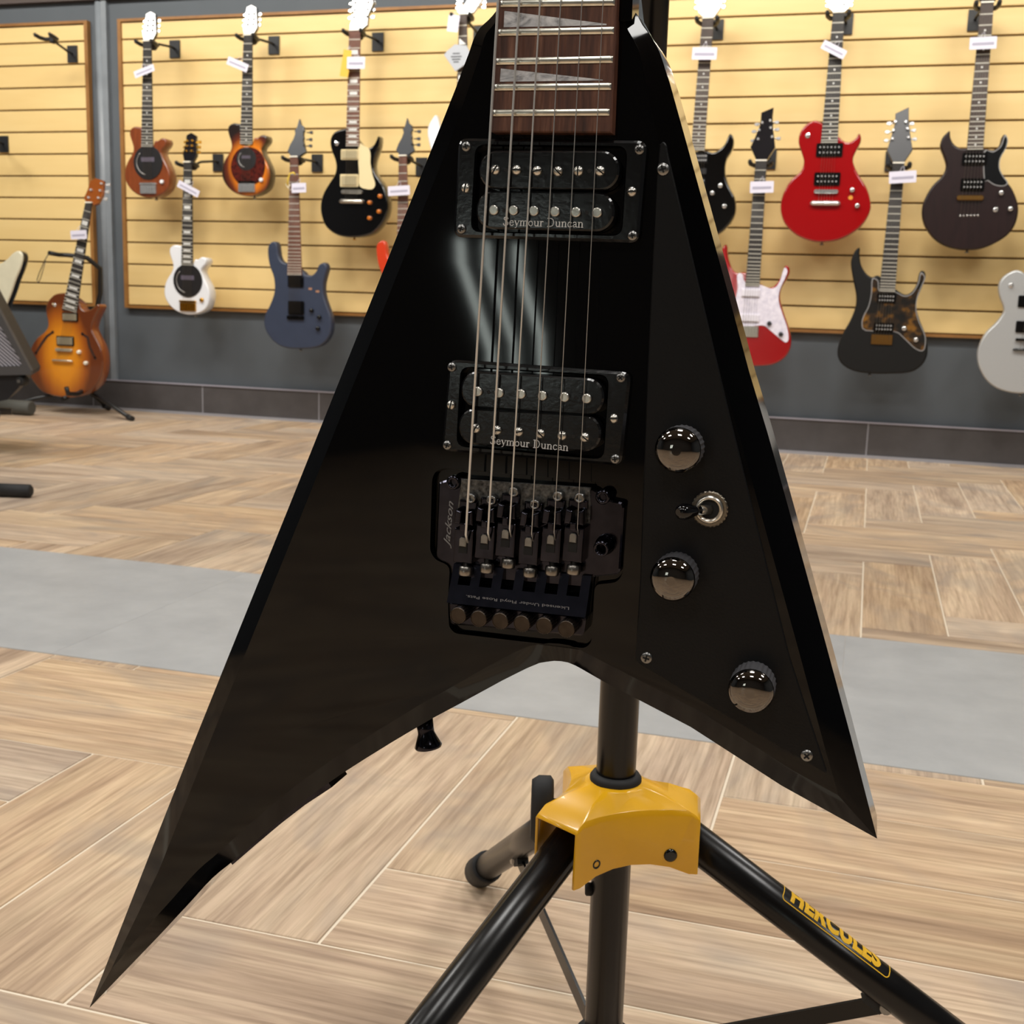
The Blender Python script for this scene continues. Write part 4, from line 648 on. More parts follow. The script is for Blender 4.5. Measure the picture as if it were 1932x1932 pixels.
cr_ = MB(); cr_.tube([(0, .05, .15), (.06, .0, .12), (.07, -.10, .10), (.07, -.16, .105), (.07, -.17, .135)], .011, 8); cr_.build('cradle_arm', BS, st)
MB().lathe((0, .05, .10), (0, 0, .08), [(0, .02), (.08, .016)], 12).build('hub', BS, st)
for a_, b_, z_ in ((.385, -.145, .008), (-.36, -.16, .008), (.02, .20, .008)):
    lg = MB().tube([(0, .05, .11), (a_*.5, .05+(b_-.05)*.5, .065), (a_, b_, z_)], .0095, 8).build('leg', BS, st)
    d_ = Vector((a_, b_-.05, -.07)).normalized(); e_ = Vector((a_, b_, .011)); MB().cyl(e_-d_*.035, e_+d_*.004, .0125, 10).build('rubber_foot', RUBB, lg)
# stand of the cream guitar: thick foot tube lying on the floor
cs = thing('tubular_guitar_stand', (-4.0, 4.45, 0), 'thick dark tubular stand foot on the floor at the left edge', 'guitar stand')
lg = MB().cyl((-.35, -.02, .035), (.30, -.02, .034), .026, 14).build('foot_tube', mat('grey_black_tube', '#2c2b2a', .4), cs)
MB().cyl((.26, -.02, .034), (.43, -.02, .034), .033, 14, ch=.006).build('rubber_sleeve', mat('grey_rubber', '#4a4a45', .7), lg)
MB().tube([(-.2, -.02, .05), (-.2, .18, .35), (-.15, .24, .8)], .016, 10).build('upright', BS, cs)
MB().prism([(.08, .40), (.12, .30), (.20, .16), (.17, .13), (.02, .30), (-.04, .38)], 0, .03).build('back_plate', BS, cs).matrix_local = Matrix.Translation((0.0, .20, .04)) @ Matrix.Rotation(PI/2, 4, 'X')
# ------------------------------------------------------------------ amplifier on its stand at the left edge
am = thing('amplifier', AMP['pos'], 'tilted black amplifier with silver mesh grille at the left edge', 'amplifier', None, (PI/2, 0, 0))
CAB = mat('black_amp_vinyl', '#232224', .6, bump=.3, scale=500)
def taper(p, z1, z0, dx, dy): return MB().loops([[(x+dx, y+dy, z0) for x, y in p], [(x, y, z1) for x, y in p]], smooth=False)
taper(mm(AMP['outer']), -.004, -.2, -.127, .0).build('cabinet', CAB, am)
fo = mm(AMP['outer']); fi = mm(AMP['inner'])
rim = MB()
rim.loops([[(x, y, -.004) for x, y in fo], [(x, y, .008) for x, y in fo], [(x, y, .008) for x, y in fi], [(x, y, -.003) for x, y in fi]], False, False, smooth=False)
rim.build('front_frame', mat('dark_grey_frame', '#4a4848', .45), am)
gm = bpy.data.materials.new('mesh_grille'); gm.use_nodes = True; nt = gm.node_tree; b = nt.nodes['Principled BSDF']
tc = nt.nodes.new('ShaderNodeTexCoord'); mp = nt.nodes.new('ShaderNodeMapping'); mp.inputs['Rotation'].default_value = (0, 0, math.radians(-55)); mp.inputs['Scale'].default_value = (1, 1, 0)
wv = nt.nodes.new('ShaderNodeTexWave'); wv.inputs['Scale'].default_value = 31; wv.bands_direction = 'X'
rp = nt.nodes.new('ShaderNodeValToRGB'); rp.color_ramp.elements[0].position = .35; rp.color_ramp.elements[1].position = .6; rp.color_ramp.elements[0].color = lin('#2b2a30'); rp.color_ramp.elements[1].color = lin('#c8c6d0')
nt.links.new(tc.outputs['Object'], mp.inputs['Vector']); nt.links.new(mp.outputs[0], wv.inputs['Vector']); nt.links.new(wv.outputs['Fac'], rp.inputs['Fac']); nt.links.new(rp.outputs['Color'], b.inputs['Base Color']); b.inputs['Metallic'].default_value = .4; b.inputs['Roughness'].default_value = .4
MB().prism(fi, -.004, .002).build('grille', gm, am)
MB().lathe((fi[2][0]-.006, fi[2][1]+.012, .002), (0, 0, 1), [(0, .004), (.002, .004), (.003, .002)], 10).build('screw', CHRO, am)
taper(mm(AMP['base']), -.012, -.2, -.11, .01).build('lower_cabinet', mat('amp_underside', '#17161a', .6), am)
wp = mm(AMP['wheel'])[0]; wh = MB().lathe((wp[0], wp[1], -.03), (0, 0, 1), [(0, .012), (.002, .016), (.03, .016), (.034, .012)], 16).build('caster', RUBB, am)
MB().cyl((wp[0], wp[1], .004), (wp[0], wp[1], .008), .006, 10).build('axle', STEEL, wh)
ast = thing('amplifier_stand', (-2.5, 2.95, 0), 'dark tubular amplifier stand with its foot on the floor at the left edge', 'stand')
GT = mat('grey_black_tube', '#2c2b2a', .4)
ft_ = MB().tube([(-.32, -.45, .02), (.1, -.34, .019), (.31, -.285, .019)], .0145, 12).build('foot_bar', GT, ast)
MB().cyl((.225, -.307, .019), (.335, -.279, .019), .0185, 14, ch=.005).build('rubber_cap', RUBB, ft_)
MB().tube([(.12, -.335, .02), (.06, -.26, .10), (-.12, -.1, .135), (-.3, .35, .145)], .012, 10).build('upright', GT, ast)
MB().tube([(-.6, .20, .145), (-.45, .32, .146), (-.3, .42, .146)], .012, 10).build('cross_bar', GT, ast)
MB().tube([(-.3, .35, .145), (-.45, .5, .08), (-.6, .62, .012)], .012, 10).build('rear_leg', GT, ast)
# ------------------------------------------------------------------ the black pointed guitar
g0 = bpy.data.objects.new('electric_guitar', None); C.objects.link(g0); g0.empty_display_size = .1
gu, gv, gw = Vector(RR['u']), Vector(RR['v']), Vector(RR['w'])
gm_ = Matrix((gu, gv, gw)).transposed().to_4x4(); gm_.translation = RR['O']; g0.matrix_world = gm_
tag(g0, 'large glossy black V shaped electric guitar hanging on a stand in front', 'guitar')
def clean(p): return [tuple(q) for q in mm(p)]
out = clean(RR['out']); rev = area(out) < 0
insd = [.011]*len(out)
TB = .036; BV = .0055
insd = [d/1000 for d in RR['ins_w']]
if rev: out = out[::-1]; insd = insd[::-1]
inn = inset(out, insd)
rec = ccw(roundpoly(clean(RR['recess']), .004, 3))
mb = MB(); n = len(out)
bev0 = len(mb.f)
mb.loops([[(x, y, -TB) for x, y in inset(out, [d*.5 for d in insd])], [(x, y, -TB+.004) for x, y in out], [(x, y, -BV) for x, y in out], [(x, y, 0) for x, y in inn]], True, False, smooth=False)
# flat top with the bridge pocket cut out
loopA = [Vector((x, y, 0)) for x, y in inn]; loopB = [Vector((x, y, 0)) for x, y in rec]
tr = tessellate_polygon([loopA, loopB]); mb.add(loopA+loopB, tr)
RD = .0045
mb.loops([[(x, y, 0) for x, y in rec], [(x, y, -RD) for x, y in inset(rec, .0008)]], False, True, smooth=False)
body = mb.build('body', GLOSS, g0)
me = body.data; bm = bmesh.new(); bm.from_mesh(me); bmesh.ops.remove_doubles(bm, verts=bm.verts, dist=1e-6); bmesh.ops.recalc_face_normals(bm, faces=bm.faces); bm.to_mesh(me); bm.free()
bv = body.modifiers.new('edge', 'BEVEL'); bv.width = .0018; bv.segments = 4; bv.limit_method = 'ANGLE'; bv.angle_limit = math.radians(14); bv.harden_normals = False; bv.use_clamp_overlap = True
for p in me.polygons: p.use_smooth = True
me.set_sharp_from_angle(angle=math.radians(30))
def gpart(mb, name, m, parent=None, mats=None): return mb.build(name, m, parent or g0, mats)
def p2(a, i): return (a[i][0]/1000, a[i][1]/1000)
# control plate
pl = gpart(MB().prism(roundpoly(clean(RR['plate']), .002, 2), -.001, .0012, .0005), 'control_plate', SATIN)
def cross_screw(x, y, z, r, parent, m=STEEL, name='screw', a=0, slot=False):
    mb = MB(); mb.lathe((x, y, z), (0, 0, 1), [(0, r), (.0004, r), (.0009, r*.75), (.0011, r*.4)] if not slot else [(0, r), (.0006, r*.98), (.0014, r*.75), (.0018, r*.35)], 18)
    o = mb.build(name, m, parent)
    d = MB(); zz = z+(.0011 if not slot else .0016)
    M = Matrix.Translation((x, y, zz)) @ Matrix.Rotation(a, 4, 'Z')
    d.box(None, (r*1.15 if not slot else r*1.85, r*.26, .0006), M=M)
    if not slot: d.box(None, (r*.26, r*1.15, .0006), M=M)
    return o, d
def screw_at(x, y, z, r, parent_part, m=STEEL, a=0, slot=False, name='screw'):
    """screw head with its drive recess; one mesh, two materials"""
    mb = MB()
    prof = [(0, r), (.0004, r), (.0009, r*.78), (.0011, r*.4)] if not slot else [(0, r), (.0006, r*.98), (.0014, r*.78), (.0018, r*.35)]
    mb.lathe((x, y, z), (0, 0, 1), prof, 18); mb.m = 1
    M = Matrix.Translation((x, y, z+(.0010 if not slot else .0013))) @ Matrix.Rotation(a, 4, 'Z')
    mb.box(None, (r*1.1 if not slot else r*1.8, r*.26, .0007 if not slot else .0012), M=M)
    if not slot: mb.box(None, (r*.26, r*1.1, .0007), M=M)
    return mb.build(name, m, parent_part, [m, DARK])
for i, q in enumerate(RR['pscr']): screw_at(q[0]/1000, q[1]/1000, .001, .0028, pl, STEEL, .4+i)
# serif lettering drawn with strokes
GL = {'S': (.62, [([(.50, .80), (.44, .94), (.28, 1.0), (.13, .93), (.09, .78), (.18, .63), (.38, .48), (.5, .34), (.5, .16), (.38, .03), (.22, .0), (.08, .07), (.04, .22)], .12)]),
 'e': (.54, [([(.07, .34), (.44, .34)], .06), ([(.44, .34), (.41, .53), (.27, .61), (.13, .54), (.07, .33), (.11, .11), (.26, .01), (.4, .06), (.46, .16)], .095)]),
 'y': (.54, [([(.08, .6), (.28, .06)], .13), ([(.46, .6), (.2, -.2), (.08, -.24)], .06), ([(-.02, .6), (.19, .6)], .05), ([(.36, .6), (.55, .6)], .05)]),
 'm': (.88, [([(.14, 0), (.14, .6)], .12), ([(.44, 0), (.44, .5)], .12), ([(.74, 0), (.74, .5)], .12), ([(.14, .48), (.27, .6), (.38, .59), (.44, .48)], .08), ([(.44, .48), (.57, .6), (.68, .59), (.74, .48)], .08), ([(.02, .025), (.26, .025)], .05), ([(.33, .025), (.55, .025)], .05), ([(.63, .025), (.86, .025)], .05), ([(.02, .58), (.14, .6)], .06)]),
 'o': (.58, [([(.28+.2*math.cos(t*PI/6), .31+.28*math.sin(t*PI/6)) for t in range(13)], .1)]),
 'u': (.62, [([(.13, .6), (.13, .18), (.2, .04), (.32, .03), (.45, .14)], .11), ([(.46, .6), (.46, .0)], .12), ([(.02, .58), (.14, .58)], .05), ([(.35, .58), (.47, .58)], .05), ([(.46, .025), (.58, .025)], .05)]),
 'r': (.44, [([(.13, 0), (.13, .6)], .12), ([(.13, .44), (.25, .59), (.37, .55)], .1), ([(.01, .025), (.27, .025)], .05), ([(.02, .58), (.14, .6)], .06)]),
 'D': (.80, [([(.15, 0), (.15, 1)], .14), ([(.02, .97), (.35, .97), (.57, .85), (.67, .5), (.57, .15), (.35, .03), (.02, .03)], .085)]),
 'n': (.62, [([(.14, 0), (.14, .6)], .12), ([(.46, 0), (.46, .48)], .12), ([(.14, .48), (.28, .6), (.4, .59), (.46, .46)], .08), ([(.02, .025), (.26, .025)], .05), ([(.35, .025), (.58, .025)], .05), ([(.02, .58), (.14, .6)], .06)]),
 'c': (.5, [([(.43, .5), (.3, .61), (.14, .55), (.07, .32), (.12, .09), (.28, .01), (.45, .12)], .095)]),
 'a': (.55, [([(.1, .5), (.2, .6), (.35, .58), (.4, .45), (.4, .1), (.52, .03)], .1), ([(.4, .36), (.16, .28), (.09, .14), (.17, .03), (.3, .06), (.4, .18)], .085)]), ' ': (.34, [])}
def serif(text, x, y, width, height, ang, z, name, m, parent):
    tw = sum(GL[c][0] for c in text); sx = width/tw; mb = MB(); cx = 0
    R_ = Matrix.Rotation(ang, 2)
    for ch in text:
        adv, strokes = GL[ch]
        for pts, wd_ in strokes:
            for (a, b_) in zip(pts[:-1], pts[1:]):
                A_ = Vector(((cx+a[0])*sx, a[1]*height)); B_ = Vector(((cx+b_[0])*sx, b_[1]*height)); d_ = B_-A_
                if d_.length == 0: continue
                d_.normalize(); h = wd_*height*.5; nn = Vector((-d_.y, d_.x))*h; A2 = A_-d_*h*.5; B2 = B_+d_*h*.5
                vs = [Vector((x, y))+R_ @ q for q in (A2-nn, B2-nn, B2+nn, A2+nn)]
                mb.add([(v_.x, v_.y, z) for v_ in vs], [(0, 1, 2, 3)])
        cx += adv
    return mb.build(name, m, parent)
# pickups
def quad(q): return [tuple(p) for p in mm(q)]
def pickup(k, bi, screws_up):
    o_ = ccw(roundpoly(quad(RR['ring_'+k]), .004, 4)); h_ = ccw(roundpoly(quad(RR['hole_'+k]), .004, 4))
    mb = MB(); ch = .0012
    mb.loops([[(x, y, 0) for x, y in o_], [(x, y, .0035) for x, y in o_], [(x, y, .0035+ch) for x, y in inset(o_, ch)], [(x, y, .0035+ch) for x, y in inset(h_, -.0006)], [(x, y, .0035) for x, y in h_], [(x, y, 0) for x, y in h_]], False, False, smooth=False)
    ring = gpart(mb, 'pickup_ring', BLKP)
    bb = mm(RR['bob'])
    for j in (0, 1):
        a, b = Vector(bb[bi+2*j]), Vector(bb[bi+2*j+1]); hh = .0081; d = (b-a); ang = math.atan2(d.y, d.x); L2 = d.length/2; r_ = hh*.96
        c_ = (a+b)/2; P_ = rrect(-L2, -hh, L2, hh, r_, 8); ca, sa = math.cos(ang), math.sin(ang)
        P_ = [(c_.x+x*ca-y*sa, c_.y+x*sa+y*ca) for x, y in P_]
        MB().prism(P_, .001, .009, .0008).build('bobbin', BLKP, ring)
    pl_ = RR['pole_'+k]
    for i, q in enumerate(pl_):
        up = i < 6
        if up == screws_up: screw_at(q[0]/1000, q[1]/1000, .0088, .0022, ring, NICK, (1.1, .0, .3, 2.4, 1.57, 2.5)[i % 6], True, 'pole_screw')
        else: MB().lathe((q[0]/1000, q[1]/1000, .0085), (0, 0, 1), [(0, .0022), (.0014, .0022), (.0019, .0017)], 18).build('pole_piece', NICK, ring)
    for i, q in enumerate(RR['scr_'+k]):
        if i < 4: screw_at(q[0]/1000, q[1]/1000, .0046, .0022, ring, STEEL, .3+.5*i)
        else: screw_at(q[0]/1000, q[1]/1000, .0044, .0022, ring, NICK, 1.4 if i == 4 else .1, True, 'height_screw')
    for i in (0, 4):
        for off in (0, 6):
            q = pl_[i+off]; q2 = pl_[i+1+off]; MB().cyl((q[0]*.0005+q2[0]*.0005, q[1]*.0005+q2[1]*.0005, .0088), (q[0]*.0005+q2[0]*.0005, q[1]*.0005+q2[1]*.0005, .00915), .0009, 10).build('bobbin_hole', DARK, ring)
    t = mm(RR['txt_'+k]); a, b = Vector(t[0]), Vector(t[1]); d = b-a
    serif('Seymour Duncan', a.x, a.y, d.length, .0036, math.atan2(d.y, d.x), .0092, 'lettering', WPRT, ring)['label'] = 'white serif lettering along the lower coil'
pickup('n', 0, True); pickup('b', 4, False)
# neck, fretboard, frets, inlays
fbq = mm(RR['fb']); vy = lambda y, l: l[0]+(l[1]-l[0])*(y-l[2])/(l[3]-l[2])
bl, br_ = fbq[3], fbq[2]; tl, trr = fbq[0], fbq[1]
mid = lambda p, q: ((p[0]+q[0])/2, (p[1]+q[1])/2)
m0 = mid(bl, br_); w0 = br_[0]-bl[0]; ym = tl[1]; w1 = trr[0]-tl[0]
NUT = .560; wn_ = w0+(w1-w0)*(NUT-m0[1])/(ym-m0[1]); wn_ = max(.040, wn_)
cxn = m0[0]+(mid(tl, trr)[0]-m0[0])*(NUT-m0[1])/(ym-m0[1])
fbp = [(bl[0], bl[1]), (br_[0], br_[1]), (cxn+wn_/2, NUT), (cxn-wn_/2, NUT)]
fb = gpart(MB().prism(fbp, .0, .0075, .0006), 'fretboard', ROSE)
nb = MB(); nbp = [(bl[0]+.002, .118), (br_[0]+.004, .118), (cxn+wn_/2, NUT), (cxn-wn_/2, NUT)]
nb.loops([[(x, y, .002) for x, y in nbp], [(x, y, -.012) for x, y in nbp], [(x*.6+cxn*.4, y, -.019) for x, y in nbp]], smooth=False); gpart(nb, 'neck', GLOSS)
hp = [(cxn-.021, NUT), (cxn-.03, NUT+.03), (cxn-.028, NUT+.09), (cxn-.055, NUT+.13), (cxn+.02, NUT+.19), (cxn+.045, NUT+.05), (cxn+.021, NUT)]
hd = gpart(MB().prism(hp, -.016, -.002, .001), 'headstock', GLOSS)
for i in range(6): MB().cyl((cxn+.052-.003*i, NUT+.04+.022*i, -.012), (cxn+.066-.003*i, NUT+.04+.022*i, -.012), .005, 10).build('tuning_peg', BLKM, hd)
gpart(MB().box((cxn, NUT+.006, .004), (.043, .012, .012)), 'locking_nut', BLKM)
for q in RR['fret']:
    a, b = Vector(q[0])/1000, Vector(q[1])/1000; d = b-a; mb = MB(); ang = math.atan2(d.y, d.x); c_ = (a+b)/2; L_ = d.length
    prof = [(-.0015, 0), (-.00135, .0007), (-.0007, .0011), (.0007, .0011), (.00135, .0007), (.0015, 0)]
    ls = []
    for xx, k_ in ((-L_/2, .9), (-L_/2+.0012, 1), (L_/2-.0012, 1), (L_/2, .45)):
        ls.append([(c_.x+xx*math.cos(ang)-y*math.sin(ang), c_.y+xx*math.sin(ang)+y*math.cos(ang), .0073+z*k_) for y, z in prof])
    mb.loops(ls, smooth=True); mb.build('fret', FRETM, fb)
SCALE = .0
f18 = (RR['fret'][0][0][1]+RR['fret'][0][1][1])/2000; f22 = (RR['fret'][4][0][1]+RR['fret'][4][1][1])/2000
# remaining frets up the neck, outside the picture
for i in range(1, 18):
    kk = (f18-f22)/(2**(-18/12)-2**(-22/12)); yy = f22+kk*(2**(-i/12)-2**(-22/12))
    if yy > NUT-.01: continue
    t = (yy-m0[1])/(NUT-m0[1]); ww = w0+(wn_-w0)*t; xx = m0[0]+(cxn-m0[0])*t
    MB().box((xx, yy, .0078), (ww, .0024, .0012)).build('fret', FRETM, fb)
for q in RR['inlay']: MB().prism([tuple(p) for p in mm(q)], .0070, .00765).build('inlay', PEARL, fb)
# bridge
bp = gpart(MB().prism(roundpoly(quad(RR['bplate']), .0025, 3), -.004, .0016, .0008), 'tremolo_bridge', BLKM)
MB().prism(quad(RR['bed']), .0008, .0022, .0003).build('saddle_bed', BLKD, bp)
def slabpoly(q, z0, z1, ch, r): return MB().prism(roundpoly(quad(q), r, 3), z0, z1, ch)
lq = quad(RR['ledge']); tl_ = Vector(lq[0]); trr_ = Vector(lq[1]); brr_ = Vector(lq[2]); bll_ = Vector(lq[3])
# sloping ledge with six slots: strips between the slots
sl = [Vector(p)/1000 for p in RR['slots']]
ledge = MB(); zt0, zt1 = .0035, .0085
def on(tx, ty): return (tl_.lerp(trr_, tx)).lerp(bll_.lerp(brr_, tx), ty)
xs_ = []
for s_ in sl:
    t = (s_.x-tl_.x)/(trr_.x-tl_.x); xs_ += [t-.045, t+.045]
edges = [0]+xs_+[1]
def ledge_quad(t0, t1, y0, y1):
    z = lambda t: zt0+(zt1-zt0)*t
    P_ = [on(t0, y0), on(t1, y0), on(t1, y1), on(t0, y1)]; zz = [z(y0), z(y0), z(y1), z(y1)]
    ledge.loops([[(p.x, p.y, -.003) for p in P_], [(p.x, p.y, q) for p, q in zip(P_, zz)]], smooth=False)
for i in range(0, len(edges)-1, 2): ledge_quad(edges[i], edges[i+1], 0, .52)
ledge_quad(0, 1, .52, 1)
ledge.build('fine_tuner_ledge', mat('blue_black_chrome', '#4a4c5c', .2, 1, noise=.2, scale=150), bp)
MB().prism([tuple(on(.02, .0)), tuple(on(.98, .0)), tuple(on(.98, .53)), tuple(on(.02, .53))], -.004, -.002).build('slot_floor', DARK, bp)
slabpoly(RR['tail'], -.004, .0045, .001, .002).build('tail_block', BLKM, bp)
for i, q in enumerate(RR['ft']):
    x, y = q[0]/1000, q[1]/1000
    mb = MB(); r_ = .0041; ls = []
    nn = 40
    for z, rr_, kn in ((.0045, r_, 1), (.0118, r_, 1), (.0124, r_*.93, 0), (.0126, r_*.86, 0), (.0123, r_*.84, 0)):
        ls.append([(x+math.cos(2*PI*j/nn)*rr_*(1.0 if not kn or j % 2 else .94), y+math.sin(2*PI*j/nn)*rr_*(1.0 if not kn or j % 2 else .94), z) for j in range(nn)])
    mb.loops(ls, smooth=False); mb.build('fine_tuner', mat('brown_black_metal', '#4a423b', .38, 1, noise=.2, scale=200), bp)
for i in range(6):
    x, yb_ = RR['saddle'][i][0]/1000, RR['saddle'][i][1]/1000; tx, ty = RR['sadtop'][i][0]/1000, RR['sadtop'][i][1]/1000
    w_ = .0046; yt = yb_+.0075; ybm = yb_-.0085
    mb = MB(); mb.prism([(x-w_, ybm), (x+w_, ybm), (x+w_, yt), (x-w_, yt)], .0015, .0085, .0005)                      # block
    mb.prism([(x-.0016, yt-.001), (x+.0016, yt-.001), (x+.0014, ty-.006), (x-.0014, ty-.006)], .0015, .0110, .0004)   # throat
    mb.prism([(x-.0046, ty-.007), (x-.0014, ty-.007), (x-.0010, ty-.001), (x-.0042, ty)], .0015, .0105, .0006)        # cheeks
    mb.prism([(x+.0014, ty-.007), (x+.0046, ty-.007), (x+.0042, ty), (x+.0010, ty-.001)], .0015, .0105, .0006)
    mb.prism([(x-.0044, ty+.0035), (x-.0044, ty-.001), (x+.0044, ty-.001), (x+.0044, ty+.0035)], .0012, .0045, .0006)
    sd = mb.build('saddle', BLKM, bp)
    bvv = sd.modifiers.new('edge', 'BEVEL'); bvv.width = .0005; bvv.segments = 2; bvv.limit_method = 'ANGLE'
    ix, iy = RR['ins'][i][0]/1000, RR['ins'][i][1]/1000
    MB().box((x, yb_-.0005, .0085), (.0040, .0066, .0008)).build('lock_slot', DARK, sd)
    MB().prism([(x-.0017, iy-.0022), (x+.0017, iy-.0022), (x+.0017, iy+.0012), (x+.0009, iy+.0022), (x-.0009, iy+.0022), (x-.0017, iy+.0012)], .0085, .0098, .0003).build('lock_insert', STEEL, sd)
    hx_, hy_ = RR['hex'][i][0]/1000, RR['hex'][i][1]/1000
    MB().lathe((hx_, hy_, .0012), (0, 0, 1), [(0, .0025), (.0046, .0025), (.0052, .0020), (.0052, .0013), (.0030, .0012)], 20).build('saddle_screw', STEEL, bp)
    th = RR['thumb'][i]; hx_, hy_ = th[0]/1000, th[1]/1000
    mb = MB(); ax = Vector((.02, -1, .12)).normalized(); c_ = Vector((hx_, hy_, .0068))
    mb.lathe(c_-ax*.0058, ax, [(0, .0016), (.0036, .0016), (.0036, .0028), (.0042, .0032), (.0074, .0032), (.0082, .0027), (.0084, .0012)], 24)
    mb.build('string_lock_screw', mat('grey_steel', '#8d8983', .3, 1, noise=.25, scale=250), bp)
for q in RR['stud']:
    x, y = q[0]/1000, q[1]/1000; sd = MB().lathe((x, y, 0), (0, 0, 1), [(0, .0034), (.0030, .0034), (.0038, .0029), (.0038, .0017), (.0020, .0016)], 22).build('stud_post', BLKM, bp)
ax_, ay_ = RR['arm'][0][0]/1000, RR['arm'][0][1]/1000
MB().lathe((ax_, ay_, .001), (-.02, -.06, 1), [(0, .0046), (.004, .0044), (.0045, .0038), (.0105, .0036), (.0112, .0032), (.0112, .0024), (.004, .0022)], 24).build('arm_socket', BLKM, bp)
def text_on(body, a, b, z, size, name, m, parent, shear=0, bold=0, label=None):
    a, b = Vector(a), Vector(b); d = b-a; me = text_mesh(body, 1, shear, bold); xs = [v.co.x for v in me.vertices]; k = d.length/(max(xs)-min(xs)); cx = (max(xs)+min(xs))/2
    ang = math.atan2(d.y, d.x); c_ = (a+b)/2; ca, sa = math.cos(ang), math.sin(ang); ys = [v.co.y for v in me.vertices]; ky = size/(max(ys)-min(ys)); cy = (max(ys)+min(ys))/2
    for v in me.vertices:
        x, y = (v.co.x-cx)*k, (v.co.y-cy)*ky; v.co = (c_.x+x*ca-y*sa, c_.y+x*sa+y*ca, z)
    me.materials.clear(); me.materials.append(m); o = link(name, me, parent)
    if label: o['label'] = label
    return o
jk = mm(RR['jack']); text_on('Jackson', jk[0], jk[1], .0018, .0042, 'lettering', EPRT, bp, .5, .012, 'embossed script lettering')
lc = mm(RR['lic']); text_on('Licensed Under Floyd Rose Pats.', lc[0], lc[1], .0079, .0018, 'lettering', GPRT, bp, 0, 0.01, 'small upside down print on the bridge ledge')
# strings
for i, q in enumerate(RR['str']):
    xa, ya, xb, yb = [c/1000 for c in q]; r_ = (.00060, .00052, .00040, .00026, .00020, .00016)[i]
    dx, dy = xb-xa, yb-ya; t = (NUT+.006-ya)/dy if dy else 0
    top = (cxn+(i-2.5)*.007, NUT+.004, .0095)
    gpart(MB().tube([(xb, yb-.004, .0085), (xb, yb, .0118), (xa, ya, .0100), top], r_, 8), 'string', WOUND if i < 3 else PLAIN)
# knobs and switch
for q in RR['knob']:
    x, y = q[0]/1000, q[1]/1000; kn = bpy.data.objects.new('control_knob', None); 
    mb = MB(); nn = 56; ls = []
    for z, rr_, kk in ((.0013, .0099, 1), (.0135, .0099, 1)):
        ls.append([(x+math.cos(2*PI*j/nn)*rr_*(1 if j % 2 else .965), y+math.sin(2*PI*j/nn)*rr_*(1 if j % 2 else .965), z) for j in range(nn)])
    mb.loops(ls, smooth=False); ko = gpart(mb, 'control_knob', KNRL)
    MB().lathe((x, y, .0135), (0, 0, 1), [(0, .0098), (.0008, .0099), (.0016, .0096), (.0030, .0086), (.0041, .0070), (.0048, .0046), (.0051, .0020)], 40).build('dome_cap', DKCH, ko)
tx, ty = RR['tog'][0][0]/1000, RR['tog'][0][1]/1000
mb = MB(); nn = 52; ls = []
for z, rr_, kk in ((.001, .0081, 1), (.0024, .0081, 1), (.0030, .0074, 0), (.0030, .0066, 0)):
    ls.append([(tx+math.cos(2*PI*j/nn)*rr_*(.965 if kk and j % 2 else 1), ty+math.sin(2*PI*j/nn)*rr_*(.965 if kk and j % 2 else 1), z) for j in range(nn)])
mb.loops(ls, smooth=False); sw = gpart(mb, 'toggle_switch', mat('dull_nickel', '#857d70', .35, 1))
MB().lathe((tx, ty, .003), (0, 0, 1), [(0, .0064), (.0010, .0062), (.0018, .0056), (.0018, .0048), (.0002, .0042)], 32).build('bushing', NICK, sw)
MB().cyl((tx, ty, .003), (tx, ty, .0034), .0042, 20).build('bushing_hole', DARK, sw)
ex, ey = RR['tog'][2][0]/1000, RR['tog'][2][1]/1000; e0 = Vector((tx, ty, .003)); e1 = Vector((ex, ey, .0155)); d_ = e1-e0
MB().tube([e0, e0+d_*.35, e0+d_*.5], [.0021, .0021, .0020], 14).build('lever', NICK, sw)
MB().lathe(e0+d_*.38, d_, [(0, .0022), (.003, .0024), (.007, .0034), (.0095, .0036), (.0115, .0030), (.0125, .0015)], 20).build('lever_tip', mat('black_gloss_tip', '#08080a', .08), sw)
# strap button and jack plate on the lower edge
b0, b1 = [Vector((*q, 0))/1000 for q in RR['button']]; ax = (b1-b0).normalized(); b0 = Vector((b0.x, b0.y, -.016))-ax*.004
gpart(MB().lathe(b0, ax, [(0, .0045), (.0055, .0042), (.0075, .0042), (.0120, .0060), (.0142, .0070), (.0152, .0066)], 24), 'strap_button', BLKM)
jp = [Vector(q)/1000 for q in RR['jackplate']]; mb = MB()
ls = []
for i, p in enumerate(jp):
    d_ = (jp[min(i+1, len(jp)-1)]-jp[max(i-1, 0)]).normalized(); nn = Vector((d_.y, -d_.x)); e = p+nn*.0007; s_ = p-nn*.003
    ls.append([(s_.x, s_.y, -.028), (e.x, e.y, -.028), (e.x, e.y, -.009), (s_.x, s_.y, -.009)])
mb.loops(ls, smooth=False); gpart(mb, 'jack_plate', BLKM)
# ------------------------------------------------------------------ the tripod guitar stand
PX, PY = -.13879, .73069
gs = thing('guitar_stand', (PX, PY, 0), 'black tripod guitar stand with yellow leg housing under the black guitar', 'guitar stand')
pole = MB().lathe((0, 0, .045), (0, 0, 1), [(0, .0126), (.0008, .0131), (.50, .0131), (.502, .0128)], 32).build('pole', TUBE, gs)
MB().lathe((0, 0, .545), (0, 0, 1), [(0, .0128), (.004, .0150), (.022, .0150), (.026, .0110)], 24).build('pole_collar', RUBB, gs)
MB().cyl((0, 0, .55), (0, 0, 1.16), .0093, 24).build('inner_pole', TUBE, gs)
